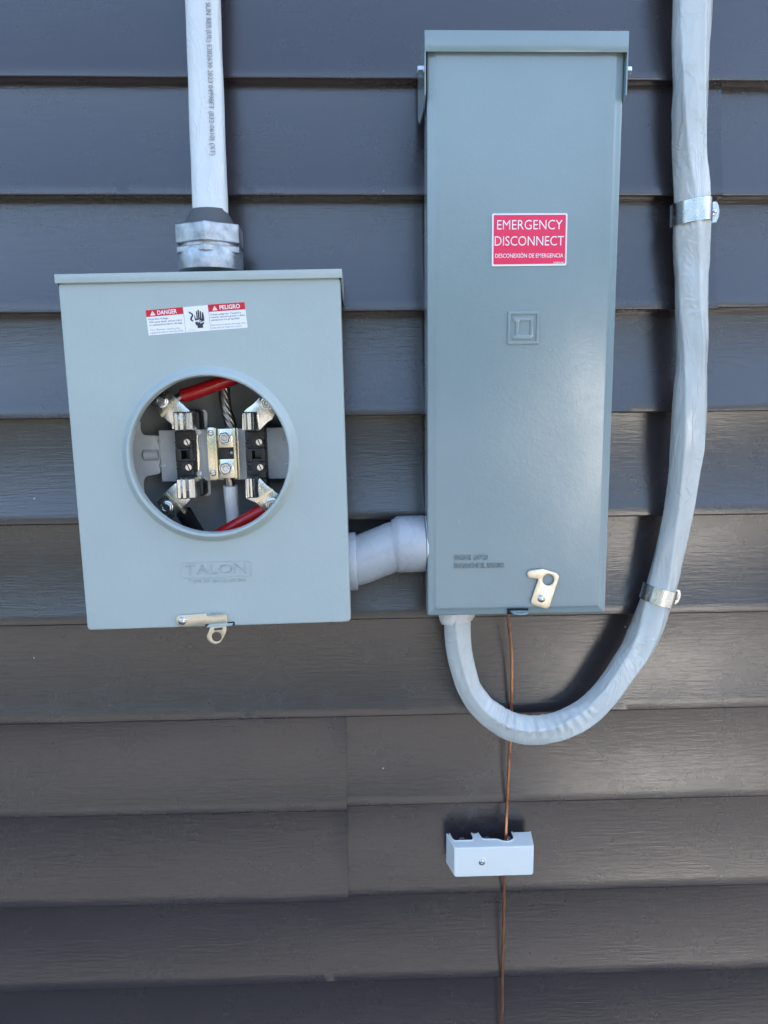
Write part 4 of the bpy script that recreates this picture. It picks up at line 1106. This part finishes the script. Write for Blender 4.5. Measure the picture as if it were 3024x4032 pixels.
# front face, sides and floor as one moulded shell (outer skin + inner skin)
def shell_loop(x0, x1, z0, z1, y, r): return [(x, y, z) for x, z in rrect(x0, x1, z0, z1, r, 4)]
rr = [shell_loop(BX0 + .0020, BX1 - .0012, BZ0 + .0012, BZ1 - .0012, FY, .0026), shell_loop(BX0 + .0004, BX1 - .0003, BZ0 + .0003, BZ1 - .0003, FY + .0008, .003), shell_loop(BX0, BX1, BZ0, BZ1, FY + .0022, .003)]
vr = [[bm.verts.new(p) for p in lp] for lp in rr]
bm.faces.new(vr[0])
for a, b in zip(vr, vr[1:]):
    for i in range(len(a)): bm.faces.new((a[i], a[(i + 1) % len(a)], b[(i + 1) % len(b)], b[i]))
# side walls
bx0, bx1 = 0.1070, 0.2190
def wallbox(pts, t):
    """extrude a closed (x, y) outline between two heights"""
    pass
def hull8(bm, P):
    v = [bm.verts.new(p) for p in P]
    for f in ((0, 1, 2, 3), (7, 6, 5, 4), (0, 4, 5, 1), (1, 5, 6, 2), (2, 6, 7, 3), (3, 7, 4, 0)): bm.faces.new([v[i] for i in f])
y0, y1 = FY + .0020, BY
th_ = .0020
hull8(bm, [(BX0, y0, BZ0 + .002), (BX0 + th_, y0, BZ0 + .002), (bx0 + th_, y1, BZ0 - .001), (bx0, y1, BZ0 + .0), (BX0, y0, BZ1 - .003), (BX0 + th_, y0, BZ1 - .003), (bx0 + th_, y1, BZ1 + .0005), (bx0, y1, BZ1 + .0005)])
hull8(bm, [(BX1 - th_, y0, BZ0 + .002), (BX1, y0, BZ0 + .002), (bx1, y1, BZ0 - .001), (bx1 - th_, y1, BZ0), (BX1 - th_, y0, BZ1 - .003), (BX1, y0, BZ1 - .003), (bx1, y1, BZ1 + .0005), (bx1 - th_, y1, BZ1 + .0005)])
# floor with a wide gap for the wires
hull8(bm, [(BX0 + .002, y0, BZ0), (BX1 - .002, y0, BZ0), (BX1 - .002, y0 + .008, BZ0), (BX0 + .002, y0 + .008, BZ0), (BX0 + .002, y0, BZ0 + th_), (BX1 - .002, y0, BZ0 + th_), (BX1 - .002, y0 + .008, BZ0 + th_), (BX0 + .002, y0 + .008, BZ0 + th_)])
# top with two wire notches, drawn in plan
def px(v): return BX0 + (v - 290) / (1328 - 290) * (BX1 - BX0)
D_ = y1 - y0
def dy(f): return y0 + D_ * f
plan = [(BX0, dy(0.0)), (BX1, dy(0.0)), (bx1 - .0006, dy(.80)), (bx1 - .002, dy(1.0)), (px(1105), dy(1.0)), (px(1102), dy(.86)), (px(1108), dy(.62)), (px(1085), dy(.44)), (px(1040), dy(.33)), (px(990), dy(.31)), (px(940), dy(.35)), (px(890), dy(.47)), (px(855), dy(.50)), (px(720), dy(.51)), (px(678), dy(.60)), (px(660), dy(.82)), (px(648), dy(1.0)),
        (px(565), dy(1.0)), (px(572), dy(.62)), (px(545), dy(.46)), (px(320), dy(.46)), (px(290), dy(.60)), (px(268), dy(1.0)), (bx0 + .004, dy(1.0)), (bx0 + .0003, dy(.86))]
t = bmesh.new(); plate(t, [plan], 0.0, 0.0020, .0005)
bmesh.ops.transform(t, matrix=Matrix.Translation((0, 0, BZ1 - .0000)) @ Matrix(((1, 0, 0, 0), (0, 0, 1, 0), (0, -1, 0, 0), (0, 0, 0, 1))), verts=t.verts)
absorb(bm, t)
# raised rim along the notched edge
rim = plan[4:17]
for seg in (plan[4:17], plan[17:23]):
    path3 = [Vector((x, y, BZ1 + .0002)) for x, y in seg]
    t = bmesh.new(); tube(t, path3, lambda i, th, s: (.0009 * math.cos(th), .0009 * math.sin(th)), 8, up=(0, 0, 1)); absorb(bm, t)
cov = weighted(obj('cover', bm, 'bridge', br, 40))
sc = ((0.14889,-0.036,0.95752),)[0]
bm = new(); lathe(bm, [(.0060, 0), (.0060, .0004), (.0046, .0006), (.0043, .0002)], (sc[0] + .0004, FY, sc[2]), (0, -1, 0), 28); obj('screw_boss', bm, 'bridge', cov)
bm = new(); lathe(bm, [(.0041, 0), (.0040, .0008), (.0032, .0014), (.0016, .0015), (.0009, .0006)], (sc[0], FY - .0001, sc[2]), (0, -1, 0), 24); s_o = obj('screw', bm, 'zinc', br)
bm = new(); box(bm, BX0 + .012, BX1 - .010, -.0165, -.0035, BZ0 + .006, BZ1 - .010, .001); bar = obj('terminal_bar', bm, 'tinned', br)
for v in (1035, 760, 430):
    bm = new(); lathe(bm, [(.0042, 0), (.0042, .007), (.0036, .0078)], (px(v), -.0095, BZ1 - .0112), (0, 0, 1), 20); obj('screw', bm, 'zinc', bar)
